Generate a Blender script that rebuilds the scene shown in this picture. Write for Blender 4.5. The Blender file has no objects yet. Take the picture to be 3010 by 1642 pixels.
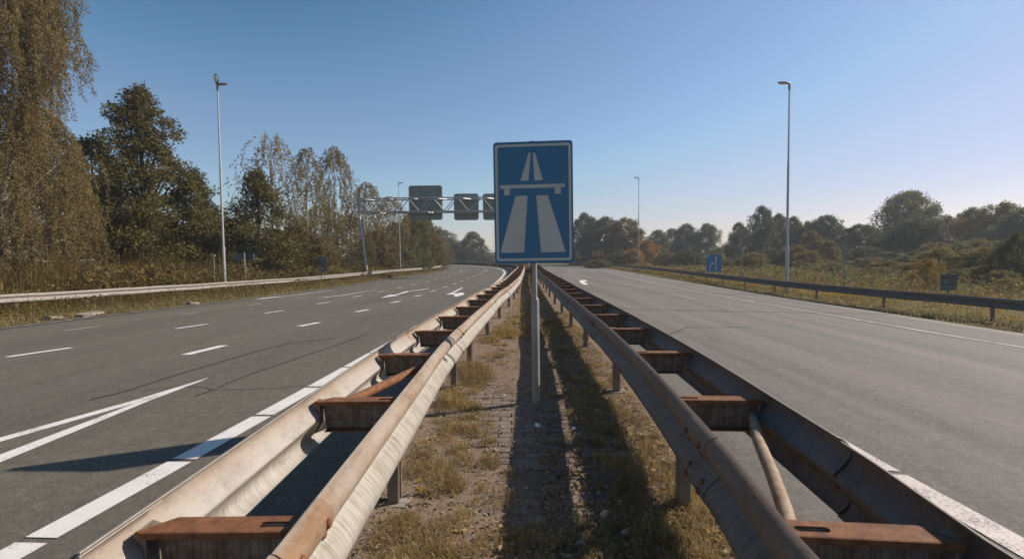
import bpy, bmesh, math, random
import numpy as np
from mathutils import Vector, Matrix, Euler

random.seed(7)
RNG = np.random.default_rng(11)
SC = bpy.context.scene
COL = SC.collection

# ------------------------------------------------------------------ camera, sky, sun, exposure
PITCH, ROLL = math.radians(2.55), math.radians(0.6)
SUN_EL = math.radians(34.6)
SUN_AZ = math.radians(68.7)          # measured from the viewing direction (+Y) towards +X
SKY_STRENGTH = 0.100
SUN_STRENGTH = 5.0
EXPOSURE = 0.27

cam_d = bpy.data.cameras.new("camera")
cam = bpy.data.objects.new("camera", cam_d)
COL.objects.link(cam)
cam_d.sensor_width = 36.0
cam_d.lens = 36.0 * 1460.0 / 3010.0
cam_d.clip_start, cam_d.clip_end = 0.05, 6000.0
fwd = Vector((0, math.cos(PITCH), -math.sin(PITCH)))
r0 = Vector((1, 0, 0))
u0 = r0.cross(fwd)
rgt = r0 * math.cos(ROLL) - u0 * math.sin(ROLL)
upv = u0 * math.cos(ROLL) + r0 * math.sin(ROLL)
cam.matrix_world = Matrix(((rgt.x, upv.x, -fwd.x, 0), (rgt.y, upv.y, -fwd.y, 0), (rgt.z, upv.z, -fwd.z, 1.5), (0, 0, 0, 1)))
SC.camera = cam

world = bpy.data.worlds.new("World")
SC.world = world
world.use_nodes = True
wn = world.node_tree
wn.nodes.clear()
sky = wn.nodes.new("ShaderNodeTexSky")
sky.sky_type = 'NISHITA'
sky.sun_disc = False
sky.sun_elevation = SUN_EL
sky.sun_rotation = SUN_AZ
sky.altitude = 0.0
sky.air_density = 1.0
sky.dust_density = 0.3
sky.ozone_density = 3.0
bg = wn.nodes.new("ShaderNodeBackground")
bg.inputs['Strength'].default_value = SKY_STRENGTH
wo = wn.nodes.new("ShaderNodeOutputWorld")
# the photograph's colour grade: the sky's bright parts lean to a soft lavender, its deep part to a cooler blue
sep = wn.nodes.new("ShaderNodeSeparateColor")
wn.links.new(sky.outputs[0], sep.inputs[0])
lum = wn.nodes.new("ShaderNodeMath")
lum.operation = 'MULTIPLY'
lum.inputs[1].default_value = 0.1087
wn.links.new(sep.outputs[1], lum.inputs[0])
rmp = wn.nodes.new("ShaderNodeValToRGB")
rmp.color_ramp.interpolation = 'B_SPLINE'
els = rmp.color_ramp.elements
for p, c in ((.18, (.46, .74, .80)), (.275, (1.0, 1.13, 1.10)), (.42, (1.20, 1.07, 1.0)), (.57, (1.04, .91, .88)), (.80, (.90, .72, .76))):
    e = els.new(p)
    e.color = c + (1,)
els.remove(els[0])
els.remove(els[-1])
wn.links.new(lum.outputs[0], rmp.inputs[0])
tint = wn.nodes.new("ShaderNodeMix")
tint.data_type = 'RGBA'
tint.blend_type = 'MULTIPLY'
tint.inputs[0].default_value = 1.0
wn.links.new(sky.outputs[0], tint.inputs[6])
wn.links.new(rmp.outputs[0], tint.inputs[7])
wn.links.new(tint.outputs[2], bg.inputs[0])
wn.links.new(bg.outputs[0], wo.inputs[0])

sun_dir = Vector((math.cos(SUN_EL) * math.sin(SUN_AZ), math.cos(SUN_EL) * math.cos(SUN_AZ), math.sin(SUN_EL)))
sun_l = bpy.data.lights.new("sun", 'SUN')
sun_l.energy = SUN_STRENGTH
sun_l.angle = math.radians(0.55)
sun_l.color = (1.0, 0.91, 0.79)
sun_o = bpy.data.objects.new("sun", sun_l)
sun_o.rotation_euler = sun_dir.to_track_quat('Z', 'Y').to_euler()
COL.objects.link(sun_o)

vs = SC.view_settings
vs.view_transform = 'Standard'
vs.look = 'None'
vs.exposure = EXPOSURE
vs.gamma = 1.0
vs.use_curve_mapping = False
SC.cycles.filter_width = 1.7
SC.cycles.max_bounces = 6
SC.cycles.transparent_max_bounces = 8

# ------------------------------------------------------------------ lay of the land
XLP = [(-4, -1.1), (5, -1.09), (8.4, -.9), (14, -.5), (29, 0.1), (45, .6), (60, .6), (71, -.2), (79, -1.6), (94, -5.2), (108, -10.1), (118, -15.3), (145, -34), (200, -90), (260, -170)]
XRP = [(-4, .95), (1.2, 1.2), (2.6, 1.34), (5.5, 1.48), (14, 1.62), (33, 2.05), (48, 2.6), (65, 2.4), (80, 1.0), (95, -1.5), (108, -5.), (120, -10), (145, -26), (200, -78), (260, -155)]
ELP = [(-4, -13.6), (10, -14.0), (14, -14.2), (20, -14.0), (25, -13.5), (36, -13.2), (50, -12.9), (62, -12.1), (71, -11.5), (78, -11.0), (88, -11.7), (98, -15), (108, -21), (120, -32), (140, -60), (200, -150)]
ERP = [(-4, 13.2), (10, 13.3), (20, 13.4), (27, 13.6), (40, 14.), (51, 14.6), (70, 15.8), (82, 16.3), (106, 15.7), (125, 11.6), (140, 3), (160, -15), (175, -30), (200, -58)]
def _f(P):
    a = np.array(P, float)
    return lambda y: np.interp(y, a[:, 0], a[:, 1])
XL, XR, EL, ER = _f(XLP), _f(XRP), _f(ELP), _f(ERP)

def gz(x, y):
    sl = np.interp(y, [6, 20, 38], [.015, .036, .055])
    return -sl * np.clip(XL(y) - x - .5, 0, 11) - .057 * np.clip(x - XR(y) - .5, 0, 11)

def hnoise(x, y, seed=0):
    """smooth value noise, -1..1"""
    x, y = np.asarray(x, float), np.asarray(y, float)
    xi, yi = np.floor(x), np.floor(y)
    fx, fy = x - xi, y - yi
    fx, fy = fx * fx * (3 - 2 * fx), fy * fy * (3 - 2 * fy)
    def h(a, b):
        v = np.sin(a * 127.1 + b * 311.7 + seed * 74.7) * 43758.5453
        return (v - np.floor(v)) * 2 - 1
    return (h(xi, yi) * (1 - fx) + h(xi + 1, yi) * fx) * (1 - fy) + (h(xi, yi + 1) * (1 - fx) + h(xi + 1, yi + 1) * fx) * fy

def ground_z(x, y):
    x, y = np.asarray(x, float), np.asarray(y, float)
    z = gz(x, y)
    dl, dr = EL(y) - x, x - ER(y)
    out = np.maximum(dl, dr)
    rough = np.clip(out, 0, 6) / 6
    z = z + .02 * np.clip(out / .3, 0, 1) + rough * (.10 * hnoise(x * .3, y * .3, 1) + .05 * hnoise(x, y, 2))
    return z

# ------------------------------------------------------------------ materials
def srgb(r, g, b):
    return tuple(((c / 255.) / 12.92 if c / 255. <= .04045 else ((c / 255. + .055) / 1.055) ** 2.4) for c in (r, g, b)) + (1,)

class NT:
    def __init__(self, name):
        self.m = bpy.data.materials.new(name)
        self.m.use_nodes = True
        self.t = self.m.node_tree
        self.t.nodes.clear()
        self.out = self.n("ShaderNodeOutputMaterial")
    def n(self, typ, **kw):
        nd = self.t.nodes.new(typ)
        for k, v in kw.items():
            setattr(nd, k, v)
        return nd
    def l(self, a, b):
        self.t.links.new(a, b)
    def noise(self, vec, scale, detail=4, rough=.55, dist=0):
        nd = self.n("ShaderNodeTexNoise")
        nd.inputs['Scale'].default_value = scale
        nd.inputs['Detail'].default_value = detail
        nd.inputs['Roughness'].default_value = rough
        nd.inputs['Distortion'].default_value = dist
        if vec is not None:
            self.l(vec, nd.inputs['Vector'])
        return nd.outputs[0]
    def ramp(self, fac, stops):
        nd = self.n("ShaderNodeValToRGB")
        el = nd.color_ramp.elements
        while len(el) < len(stops):
            el.new(.5)
        for e, (p, c) in zip(el, stops):
            e.position = p
            e.color = c if len(c) == 4 else tuple(c) + (1,)
        self.l(fac, nd.inputs[0])
        return nd.outputs[0]
    def mix(self, fac, a, b, mode='MIX'):
        nd = self.n("ShaderNodeMix", data_type='RGBA', blend_type=mode)
        for sock, v in ((nd.inputs[0], fac), (nd.inputs[6], a), (nd.inputs[7], b)):
            if hasattr(v, 'is_linked'):
                self.l(v, sock)
            else:
                sock.default_value = v if not isinstance(v, tuple) or len(v) == 4 else v + (1,)
        return nd.outputs[2]
    def math(self, op, a, b=0.0, clamp=False):
        nd = self.n("ShaderNodeMath", operation=op, use_clamp=clamp)
        for s, v in ((nd.inputs[0], a), (nd.inputs[1], b)):
            if hasattr(v, 'is_linked'):
                self.l(v, s)
            else:
                s.default_value = v
        return nd.outputs[0]
    def pos(self):
        return self.n("ShaderNodeNewGeometry").outputs['Position']
    def sep(self, v):
        nd = self.n("ShaderNodeSeparateXYZ")
        self.l(v, nd.inputs[0])
        return nd.outputs
    def scale(self, v, s):
        nd = self.n("ShaderNodeMapping")
        nd.inputs['Scale'].default_value = s
        self.l(v, nd.inputs[0])
        return nd.outputs[0]
    def bsdf(self, color, rough=.6, metal=0., bump=None, bstr=.3, bdist=.01, spec=.5):
        p = self.n("ShaderNodeBsdfPrincipled")
        if hasattr(color, 'is_linked'):
            self.l(color, p.inputs['Base Color'])
        else:
            p.inputs['Base Color'].default_value = color if len(color) == 4 else tuple(color) + (1,)
        if hasattr(rough, 'is_linked'):
            self.l(rough, p.inputs['Roughness'])
        else:
            p.inputs['Roughness'].default_value = rough
        if hasattr(metal, 'is_linked'):
            self.l(metal, p.inputs['Metallic'])
        else:
            p.inputs['Metallic'].default_value = metal
        p.inputs['Specular IOR Level'].default_value = spec
        if bump is not None:
            b = self.n("ShaderNodeBump")
            b.inputs['Strength'].default_value = bstr
            b.inputs['Distance'].default_value = bdist
            self.l(bump, b.inputs['Height'])
            self.l(b.outputs[0], p.inputs['Normal'])
        self.l(p.outputs[0], self.out.inputs[0])
        return p

def mat_asphalt(name, tint, warm):
    t = NT(name)
    P = t.pos()
    fine = t.noise(P, 110, 3, .75)
    grain = t.noise(P, 38, 4, .7)
    along = t.noise(t.scale(P, (1.1, .05, 1)), 1.0, 4, .6)
    patch = t.noise(t.scale(P, (.7, .07, 1)), 1.0, 5, .6)
    base = t.ramp(fine, [(.35, tuple(c * .30 for c in tint)), (.5, tint), (.65, tuple(c * 2.1 for c in tint))])
    base = t.mix(.45, base, t.ramp(grain, [(.36, tuple(c * .35 for c in tint)), (.64, tuple(c * 1.65 for c in tint))]))
    base = t.mix(t.math('MULTIPLY', t.ramp(along, [(.42, (0, 0, 0)), (.62, (1, 1, 1))]), .55, True), base, tuple(warm))
    base = t.mix(.35, base, t.ramp(patch, [(.35, (.66, .67, .68)), (.65, (1.3, 1.26, 1.2))]), 'MULTIPLY')
    mott = t.noise(P, 9, 5, .7)
    base = t.mix(.55, base, t.ramp(mott, [(.32, (.70, .70, .68)), (.5, (1, 1, .98)), (.68, (1.32, 1.30, 1.22))]), 'MULTIPLY')
    drip = t.noise(t.scale(P, (2.2, .35, 1)), 1.0, 3, .5)
    base = t.mix(t.ramp(drip, [(.66, (0, 0, 0)), (.78, (.45, .45, .45))]), base, tuple(c * .5 for c in tint) + (1,))
    t.bsdf(base, .82, 0, fine, .7, .008, .35)
    return t.m

def mat_paint(name, col=(.62, .60, .57), worn=.62):
    t = NT(name)
    P = t.pos()
    w = t.noise(P, 55, 5, .7)
    big = t.noise(P, 3.0, 4, .6)
    s = t.math('ADD', t.math('MULTIPLY', w, .6), t.math('MULTIPLY', big, .4))
    c = t.ramp(s, [(worn - .05, tuple(col)), (worn, tuple(x * .72 for x in col)), (worn + .06, (.13, .125, .115))])
    c = t.mix(.25, c, t.ramp(t.noise(P, 9, 4), [(.3, (.7, .68, .66)), (.7, (1.05, 1.05, 1.05))]), 'MULTIPLY')
    t.bsdf(c, .7, 0, w, .2, .003, .4)
    return t.m

def mat_soil(name):
    t = NT(name)
    P = t.pos()
    n1, n2, n3 = t.noise(P, 3.2, 5, .6), t.noise(P, 60, 4, .65), t.noise(P, .6, 3)
    c = t.ramp(n2, [(.3, (.095, .064, .050)), (.5, (.225, .162, .128)), (.7, (.40, .30, .24))])
    c = t.mix(n1, c, t.mix(.5, c, (.17, .13, .075, 1)))
    c = t.mix(t.math('MULTIPLY', n3, .5), c, (.19, .13, .085, 1))
    t.bsdf(c, .95, 0, t.math('ADD', n2, t.math('MULTIPLY', n1, 2)), .7, .012, .1)
    return t.m

def mat_ground(name):
    t = NT(name)
    P = t.pos()
    n1, n2, n3 = t.noise(P, .35, 5, .6), t.noise(P, 5, 5, .7), t.noise(P, 1.3, 4)
    c = t.ramp(n2, [(.3, (.050, .040, .016)), (.5, (.115, .092, .034)), (.72, (.20, .155, .066))])
    c = t.mix(n1, c, t.mix(.6, c, (.10, .105, .028, 1)))
    c = t.mix(t.math('MULTIPLY', n3, .35), c, (.12, .075, .04, 1))
    t.bsdf(c, .95, 0, n2, .9, .06, .1)
    return t.m

def mat_paver(name):
    t = NT(name)
    P = t.pos()
    oi = t.n("ShaderNodeObjectInfo").outputs['Random']
    n1, n2 = t.noise(P, 14, 5, .65), t.noise(P, 120, 3, .7)
    c = t.ramp(oi, [(0, (.165, .125, .103)), (.5, (.22, .172, .142)), (1, (.275, .218, .178))])
    c = t.mix(.5, c, t.ramp(n2, [(.3, (.55, .52, .5)), (.7, (1.3, 1.28, 1.25))]), 'MULTIPLY')
    c = t.mix(t.math('MULTIPLY', n1, .75), c, (.18, .136, .108, 1))
    t.bsdf(c, .9, 0, t.math('ADD', n2, n1), .5, .006, .15)
    return t.m

def mat_rail(name, rust_top=.8, dust=(.46, .41, .345), rust=(.24, .135, .062), deep=(.17, .075, .034)):
    """weathered galvanised W-beam: uv.x runs along the rail in metres, uv.y across the profile 0 (top) .. 1 (bottom)"""
    t = NT(name)
    uv = t.n("ShaderNodeUVMap").outputs[0]
    s = t.sep(uv)
    P = t.pos()
    oi = t.n("ShaderNodeObjectInfo").outputs['Random']
    n_al = t.noise(t.scale(uv, (1.3, 3.2, 1)), 1.0, 6, .62)
    n_sp = t.noise(P, 38, 5, .7)
    n_big = t.noise(P, 2.0, 4, .6)
    n_fine = t.noise(P, 240, 3, .6)
    # dust with vertical dribbles on the lower hump
    drip = t.noise(t.scale(uv, (46, 1.3, 1)), 1.0, 3, .6)
    low = t.ramp(s[1], [(.50, (0, 0, 0)), (.60, (1, 1, 1)), (.88, (.6, .6, .6)), (1.0, (.1, .1, .1))])
    dcol = t.mix(n_big, tuple(dust) + (1,), tuple(c * .82 for c in dust) + (1,))
    dcol = t.mix(t.math('MULTIPLY', t.ramp(drip, [(.40, (0, 0, 0)), (.64, (1, 1, 1))]), t.math('MULTIPLY', low, .9)), dcol, (dust[0] * .50, dust[1] * .45, dust[2] * .36, 1))
    up = t.ramp(s[1], [(.0, (.55, .55, .55)), (.08, (1, 1, 1)), (.30, (.85, .85, .85)), (.46, (.25, .25, .25)), (.49, (.7, .7, .7)), (.53, (.05, .05, .05)), (1.0, (.08, .08, .08))])
    m = t.math('ADD', t.math('MULTIPLY', n_al, .8), t.math('MULTIPLY', n_sp, .2))
    m = t.math('ADD', m, t.math('MULTIPLY', oi, .14))
    rf = t.math('MULTIPLY', t.ramp(m, [(.36, (.25, .25, .25)), (.70, (1, 1, 1))]), t.math('MULTIPLY', up, rust_top * 1.15), True)
    rcol = t.mix(t.ramp(n_sp, [(.50, (0, 0, 0)), (.85, (1, 1, 1))]), tuple(rust) + (1,), tuple(deep) + (1,))
    c = t.mix(rf, dcol, rcol)
    c = t.mix(.30, c, t.ramp(n_fine, [(.3, (.7, .7, .7)), (.7, (1.2, 1.2, 1.2))]), 'MULTIPLY')
    grime = t.noise(t.scale(uv, (5, 3.5, 1)), 1.0, 6, .7)
    c = t.mix(.8, c, t.ramp(grime, [(.28, (.62, .58, .55)), (.5, (1, 1, 1)), (.75, (1.12, 1.12, 1.12))]), 'MULTIPLY')
    scr = t.noise(t.scale(uv, (30, 3, 1)), 1.0, 2, .5, 1.5)
    c = t.mix(t.ramp(scr, [(.70, (0, 0, 0)), (.74, (.5, .5, .5)), (.78, (0, 0, 0))]), c, tuple(x * .45 for x in dust) + (1,))
    rough = t.ramp(rf, [(0, (.62, .62, .62)), (1, (.7, .7, .7))])
    t.bsdf(c, rough, .05, n_sp, .2, .004, .35)
    return t.m

def mat_rust(name, c1=(.245, .105, .046), c2=(.135, .056, .028), rough=.8):
    t = NT(name)
    P = t.pos()
    n, f = t.noise(P, 22, 5, .65), t.noise(P, 150, 3, .7)
    c = t.mix(t.ramp(n, [(.38, (0, 0, 0)), (.66, (1, 1, 1))]), tuple(c1) + (1,), tuple(c2) + (1,))
    c = t.mix(.4, c, t.ramp(f, [(.3, (.7, .7, .7)), (.7, (1.25, 1.25, 1.25))]), 'MULTIPLY')
    t.bsdf(c, rough, .05, f, .35, .003, .3)
    return t.m

def mat_metal(name, col, rough=.5, metal=.3, dirt=.5, scale=8):
    t = NT(name)
    P = t.n("ShaderNodeTexCoord").outputs['Object']
    n, f = t.noise(P, scale, 5, .65), t.noise(P, scale * 9, 3, .6)
    c = t.mix(t.math('MULTIPLY', t.ramp(n, [(.4, (0, 0, 0)), (.75, (1, 1, 1))]), dirt), tuple(col) + (1,), tuple(x * y for x, y in zip(col, (.62, .54, .45))) + (1,))
    c = t.mix(.25, c, t.ramp(f, [(.3, (.8, .8, .8)), (.7, (1.15, 1.15, 1.15))]), 'MULTIPLY')
    t.bsdf(c, rough, metal, n, .08, .004, .5)
    return t.m

def mat_ribbed(name):
    t = NT(name)
    P = t.n("ShaderNodeTexCoord").outputs['Object']
    rib = t.noise(t.scale(P, (75, 2, 3)), 1.0, 2, .5)
    n = t.noise(P, 16, 5, .65)
    c = t.mix(t.ramp(n, [(.42, (0, 0, 0)), (.62, (1, 1, 1))]), (.235, .205, .178, 1), (.15, .10, .068, 1))
    c = t.mix(.7, c, t.ramp(rib, [(.38, (.6, .56, .52)), (.6, (1.15, 1.15, 1.15))]), 'MULTIPLY')
    t.bsdf(c, .65, .1, rib, .3, .004, .4)
    return t.m

def mat_sheet(name, col, rough=.38, dirt=.3):
    t = NT(name)
    P = t.n("ShaderNodeTexCoord").outputs['Object']
    n, f = t.noise(t.scale(P, (6, 6, 2)), 1.0, 5, .65), t.noise(P, 90, 3)
    c = t.mix(t.math('MULTIPLY', t.ramp(n, [(.45, (0, 0, 0)), (.8, (1, 1, 1))]), dirt), tuple(col) + (1,), tuple(x * .6 + .02 for x in col) + (1,))
    c = t.mix(.1, c, t.ramp(f, [(.3, (.8, .8, .8)), (.7, (1.1, 1.1, 1.1))]), 'MULTIPLY')
    t.bsdf(c, rough, 0, None, spec=.45)
    return t.m

def mat_leaf(name, cols, trans=.45, patch=1.2, rough=.6):
    t = NT(name)
    g = t.n("ShaderNodeNewGeometry")
    oc = t.n("ShaderNodeTexCoord").outputs['Object']
    k = len(cols)
    c = t.ramp(g.outputs['Random Per Island'], [(i / max(1, k - 1), tuple(x)) for i, x in enumerate(cols)])
    pn = t.noise(oc, patch, 3, .6)
    c = t.mix(.75, c, t.ramp(pn, [(.32, (.62, .60, .62)), (.68, (1.38, 1.30, 1.12))]), 'MULTIPLY')
    d = t.n("ShaderNodeBsdfPrincipled")
    d.inputs['Roughness'].default_value = rough
    d.inputs['Specular IOR Level'].default_value = .25
    tr = t.n("ShaderNodeBsdfTranslucent")
    mx = t.n("ShaderNodeMixShader")
    mx.inputs[0].default_value = trans
    t.l(c, d.inputs['Base Color'])
    t.l(t.mix(.5, c, (1.0, .92, .55, 1), 'MULTIPLY'), tr.inputs[0])
    t.l(d.outputs[0], mx.inputs[1])
    t.l(tr.outputs[0], mx.inputs[2])
    t.l(mx.outputs[0], t.out.inputs[0])
    return t.m

def mat_bark(name, c1, c2, sc=6):
    t = NT(name)
    P = t.n("ShaderNodeTexCoord").outputs['Object']
    n = t.noise(t.scale(P, (sc, sc, sc * .5)), 1.0, 5, .7)
    c = t.ramp(n, [(.4, c1), (.6, c2)])
    t.bsdf(c, .9, 0, n, .6, .02, .2)
    return t.m

M = dict(
    asph_l=mat_asphalt("asphalt_left", (.114, .098, .077), (.140, .121, .098, 1)),
    asph_r=mat_asphalt("asphalt_right", (.120, .107, .091), (.205, .162, .150, 1)),
    paint=mat_paint("road_paint", (.74, .69, .65), .588),
    paint_old=mat_paint("worn_road_paint", (.60, .515, .47), .525),
    crackm=mat_rust("crack_tar", (.066, .060, .054), (.045, .041, .037)),
    soil=mat_soil("median_soil"), ground=mat_ground("verge_ground"), paver=mat_paver("paver_brick"),
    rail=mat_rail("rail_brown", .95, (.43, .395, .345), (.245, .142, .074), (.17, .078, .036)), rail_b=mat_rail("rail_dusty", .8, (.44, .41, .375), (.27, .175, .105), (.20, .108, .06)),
    rail_r=mat_rail("rail_shade_brown", .95, (.20, .168, .146), (.20, .118, .066), (.13, .055, .028)), rail_ro=mat_rail("rail_shade_outer", .85, (.205, .185, .175), (.14, .082, .05), (.08, .038, .02)),  # darker, rustier rail copies with the right side's shade put into their colour
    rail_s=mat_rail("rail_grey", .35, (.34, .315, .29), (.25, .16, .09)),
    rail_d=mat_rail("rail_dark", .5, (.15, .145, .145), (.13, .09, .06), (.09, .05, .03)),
    rust=mat_rust("rust"), bolt=mat_rust("bolt_rust", (.22, .085, .04), (.14, .05, .025)),
    brace=mat_rust("brace_steel", (.36, .28, .20), (.24, .135, .075), .7),
    web=mat_ribbed("spacer_steel"), post=mat_metal("post_steel", (.20, .155, .115), .6, .15, .8, 10),
    galv=mat_metal("galvanised", (.40, .39, .385), .45, .35, .25, 3), pole=mat_metal("sign_pole", (.30, .285, .265), .5, .2, .5, 5), galv_d=mat_metal("galvanised_dull", (.20, .205, .21), .55, .2, .4, 3),
    lampg=mat_metal("lamp_grey", (.16, .155, .15), .5, .1, .3, 3), lens=mat_sheet("lamp_lens", (.72, .73, .72), .2, .1),
    slab=mat_metal("pale_concrete", (.30, .255, .205), .9, 0, .5, 9), concrete=mat_metal("concrete", (.30, .265, .225), .9, 0, .5, 9),
    blue=mat_sheet("sign_blue", (.034, .150, .272), .4, .35), lane_blue=mat_sheet("lane_sign_blue", (.035, .16, .36), .4, .2), white=mat_sheet("sign_white", (.52, .49, .425), .4, .3),
    grey_back=mat_sheet("sign_back", (.115, .13, .14), .5, .4), panel=mat_sheet("panel_back", (.225, .255, .215), .5, .4),
    plate_dark=mat_sheet("plate_dark", (.055, .050, .052), .5, .3), plate_green=mat_sheet("plate_green", (.030, .066, .064), .5, .3),
    letters_pale=mat_sheet("letters_pale", (.16, .27, .26), .5, .2), orange=mat_sheet("orange_tag", (.30, .12, .03), .5, .3),
    park=mat_rust("weathered_letters", (.62, .33, .10), (.48, .25, .08)),
    wallw=mat_sheet("pale_wall", (.62, .60, .58), .7, .3),
    paper=mat_sheet("paper", (.78, .77, .74), .7, .3), paper_b=mat_sheet("plastic_bluish", (.42, .47, .52), .4, .2), paper_y=mat_sheet("foam_yellow", (.50, .43, .28), .8, .4),
    bark=mat_bark("bark_dark", (.035, .028, .022), (.085, .07, .055)), birch_bark=mat_bark("birch_bark", (.13, .11, .09), (.52, .48, .43), 3),
)
def lf(*c, g=1.0): return [tuple(v * g for v in srgb(*x)[:3]) for x in c]
LEAF = dict(
    alder=mat_leaf("alder_leaves", lf((58, 54, 30), (80, 74, 40), (96, 86, 46), (72, 70, 40), g=1.6), .4, .8),
    birch=mat_leaf("birch_leaves", lf((100, 90, 56), (130, 112, 76), (146, 128, 88), (86, 84, 52), g=1.08), .45, .9),
    birchp=mat_leaf("pale_birch_leaves", lf((140, 118, 82), (160, 138, 100), (120, 102, 70), (150, 122, 78)), .45, .9),
    brown=mat_leaf("brown_leaves", lf((86, 76, 46), (110, 94, 54), (80, 76, 46), (122, 104, 62), g=1.35), .45, .8),
    orange=mat_leaf("orange_leaves", lf((150, 108, 50), (168, 124, 60), (118, 94, 50), (140, 98, 44), g=1.2), .5, .8),
    green=mat_leaf("green_leaves", lf((66, 70, 42), (84, 86, 54), (58, 66, 44), (100, 96, 58), g=1.7), .5, .6),
    dark=mat_leaf("dark_leaves", lf((50, 58, 38), (64, 70, 46), (76, 78, 48), (58, 62, 42), g=1.75), .35, .6),
    shrub=mat_leaf("shrub_leaves", lf((88, 84, 52), (110, 104, 64), (122, 102, 62), (76, 82, 52), g=1.35), .45, 1.5),
    gold=mat_leaf("golden_leaves", lf((142, 116, 58), (124, 104, 54), (160, 132, 70), (100, 92, 50)), .5, 2),
    weed=mat_leaf("weed_stalks", lf((98, 84, 48), (128, 108, 62), (84, 78, 42), (146, 120, 74), (90, 70, 42)), .4, .7),
    weedr=mat_leaf("dry_weed_stalks", lf((112, 100, 72), (134, 116, 84), (96, 90, 60), (122, 102, 74)), .4, .5),
    grass=mat_leaf("verge_grass", lf((140, 120, 66), (158, 134, 78), (118, 104, 56), (176, 150, 98), g=1.05), .45, .8),
    tuft=mat_leaf("dry_tuft_grass", lf((122, 108, 70), (152, 134, 98), (106, 100, 60), (180, 158, 124), (130, 98, 72), g=1.15), .4, 2.5),
    russet=mat_leaf("russet_leaves", lf((112, 68, 46), (134, 84, 54), (92, 58, 42), (146, 100, 66)), .25, 3),
    petal=mat_leaf("yellow_petals", [(.72, .50, .05), (.80, .60, .09)], .4, 3),
    litter=mat_leaf("dead_leaves", lf((126, 98, 76), (158, 128, 104), (100, 78, 62), (190, 164, 142), (122, 82, 62)), .2, 3),
)

# ------------------------------------------------------------------ object helpers
def link(o, parent=None):
    COL.objects.link(o)
    if parent is not None:
        o.parent = parent
        mw = Matrix.Identity(4)
        chain, p = [], parent
        while p is not None:
            chain.append(p)
            p = p.parent
        for p in reversed(chain):
            mw = mw @ p.matrix_parent_inverse @ p.matrix_basis
        o.matrix_parent_inverse = mw.inverted()
    return o

def tag(o, label=None, cat=None, group=None, kind=None):
    if label: o["label"] = label
    if cat: o["category"] = cat
    if group: o["group"] = group
    if kind: o["kind"] = kind
    return o

def thing(name, loc, label, cat, group=None):
    o = bpy.data.objects.new(name, None)
    o.empty_display_size = .2
    o.location = loc
    COL.objects.link(o)
    return tag(o, label, cat, group)

def np_mesh(name, verts, faces_flat, nper, smooth=False, uv=None):
    me = bpy.data.meshes.new(name)
    v = np.asarray(verts, np.float32).reshape(-1, 3)
    f = np.asarray(faces_flat, np.int32).ravel()
    nf = len(f) // nper
    me.vertices.add(len(v))
    me.vertices.foreach_set("co", v.ravel())
    me.loops.add(len(f))
    me.loops.foreach_set("vertex_index", f)
    me.polygons.add(nf)
    me.polygons.foreach_set("loop_start", np.arange(0, nf * nper, nper, dtype=np.int32))
    me.polygons.foreach_set("use_smooth", np.full(nf, smooth, bool))
    if uv is not None:
        l = me.uv_layers.new(name="UVMap")
        l.data.foreach_set("uv", np.asarray(uv, np.float32)[f].ravel())
    me.update(calc_edges=True)
    return me

def obj(name, me, mat, parent=None, loc=None, rot=None):
    o = bpy.data.objects.new(name, me)
    if mat is not None and not me.materials:
        me.materials.append(mat)
    if loc is not None: o.location = loc
    if rot is not None: o.rotation_euler = rot
    return link(o, parent)

def bm_obj(name, bm, mat, parent=None, loc=None, rot=None, smooth=False, angle=None):
    me = bpy.data.meshes.new(name)
    bmesh.ops.recalc_face_normals(bm, faces=bm.faces[:])
    bm.to_mesh(me)
    bm.free()
    if smooth:
        me.polygons.foreach_set("use_smooth", [True] * len(me.polygons))
        if angle: me.set_sharp_from_angle(angle=math.radians(angle))
    return obj(name, me, mat, parent, loc, rot)

def box(bm, c, s, rot=None):
    r = bmesh.ops.create_cube(bm, size=1.0)
    m = Matrix.Translation(c) @ (rot.to_4x4() if rot is not None else Matrix.Identity(4)) @ Matrix.Diagonal((s[0], s[1], s[2], 1))
    bmesh.ops.transform(bm, matrix=m, verts=r['verts'])
    return r['verts']

def tube(bm, pts, radii, seg=10, cap=True):
    """tapered tube through pts"""
    pts = [Vector(p) for p in pts]
    rings = []
    for i, p in enumerate(pts):
        d = (pts[min(i + 1, len(pts) - 1)] - pts[max(i - 1, 0)]).normalized()
        a = Vector((0, 0, 1)) if abs(d.z) < .9 else Vector((1, 0, 0))
        u = d.cross(a).normalized()
        v = d.cross(u)
        r = radii[i] if hasattr(radii, '__len__') else radii
        rings.append([bm.verts.new(p + (u * math.cos(2 * math.pi * k / seg) + v * math.sin(2 * math.pi * k / seg)) * r) for k in range(seg)])
    for a, b in zip(rings, rings[1:]):
        for k in range(seg):
            bm.faces.new((a[k], a[(k + 1) % seg], b[(k + 1) % seg], b[k]))
    if cap:
        bm.faces.new(rings[0])
        bm.faces.new(rings[-1])

def prism(bm, outline, y0, y1, plane='xz'):
    """extruded polygon; outline in (x,z), extruded along y"""
    def P(a, b, y):
        return (a, y, b) if plane == 'xz' else (a, b, y)
    lo = [bm.verts.new(P(a, b, y0)) for a, b in outline]
    hi = [bm.verts.new(P(a, b, y1)) for a, b in outline]
    bm.faces.new(lo)
    bm.faces.new(hi[::-1])
    n = len(lo)
    for i in range(n):
        bm.faces.new((lo[i], lo[(i + 1) % n], hi[(i + 1) % n], hi[i]))

def rrect(w, h, r, x0=0, z0=0, n=5):
    pts = []
    for cx, cz, a0 in ((w / 2 - r, h / 2 - r, 0), (-w / 2 + r, h / 2 - r, 90), (-w / 2 + r, -h / 2 + r, 180), (w / 2 - r, -h / 2 + r, 270)):
        for i in range(n + 1):
            a = math.radians(a0 + 90 * i / n)
            pts.append((x0 + cx + r * math.cos(a), z0 + cz + r * math.sin(a)))
    return pts

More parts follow.
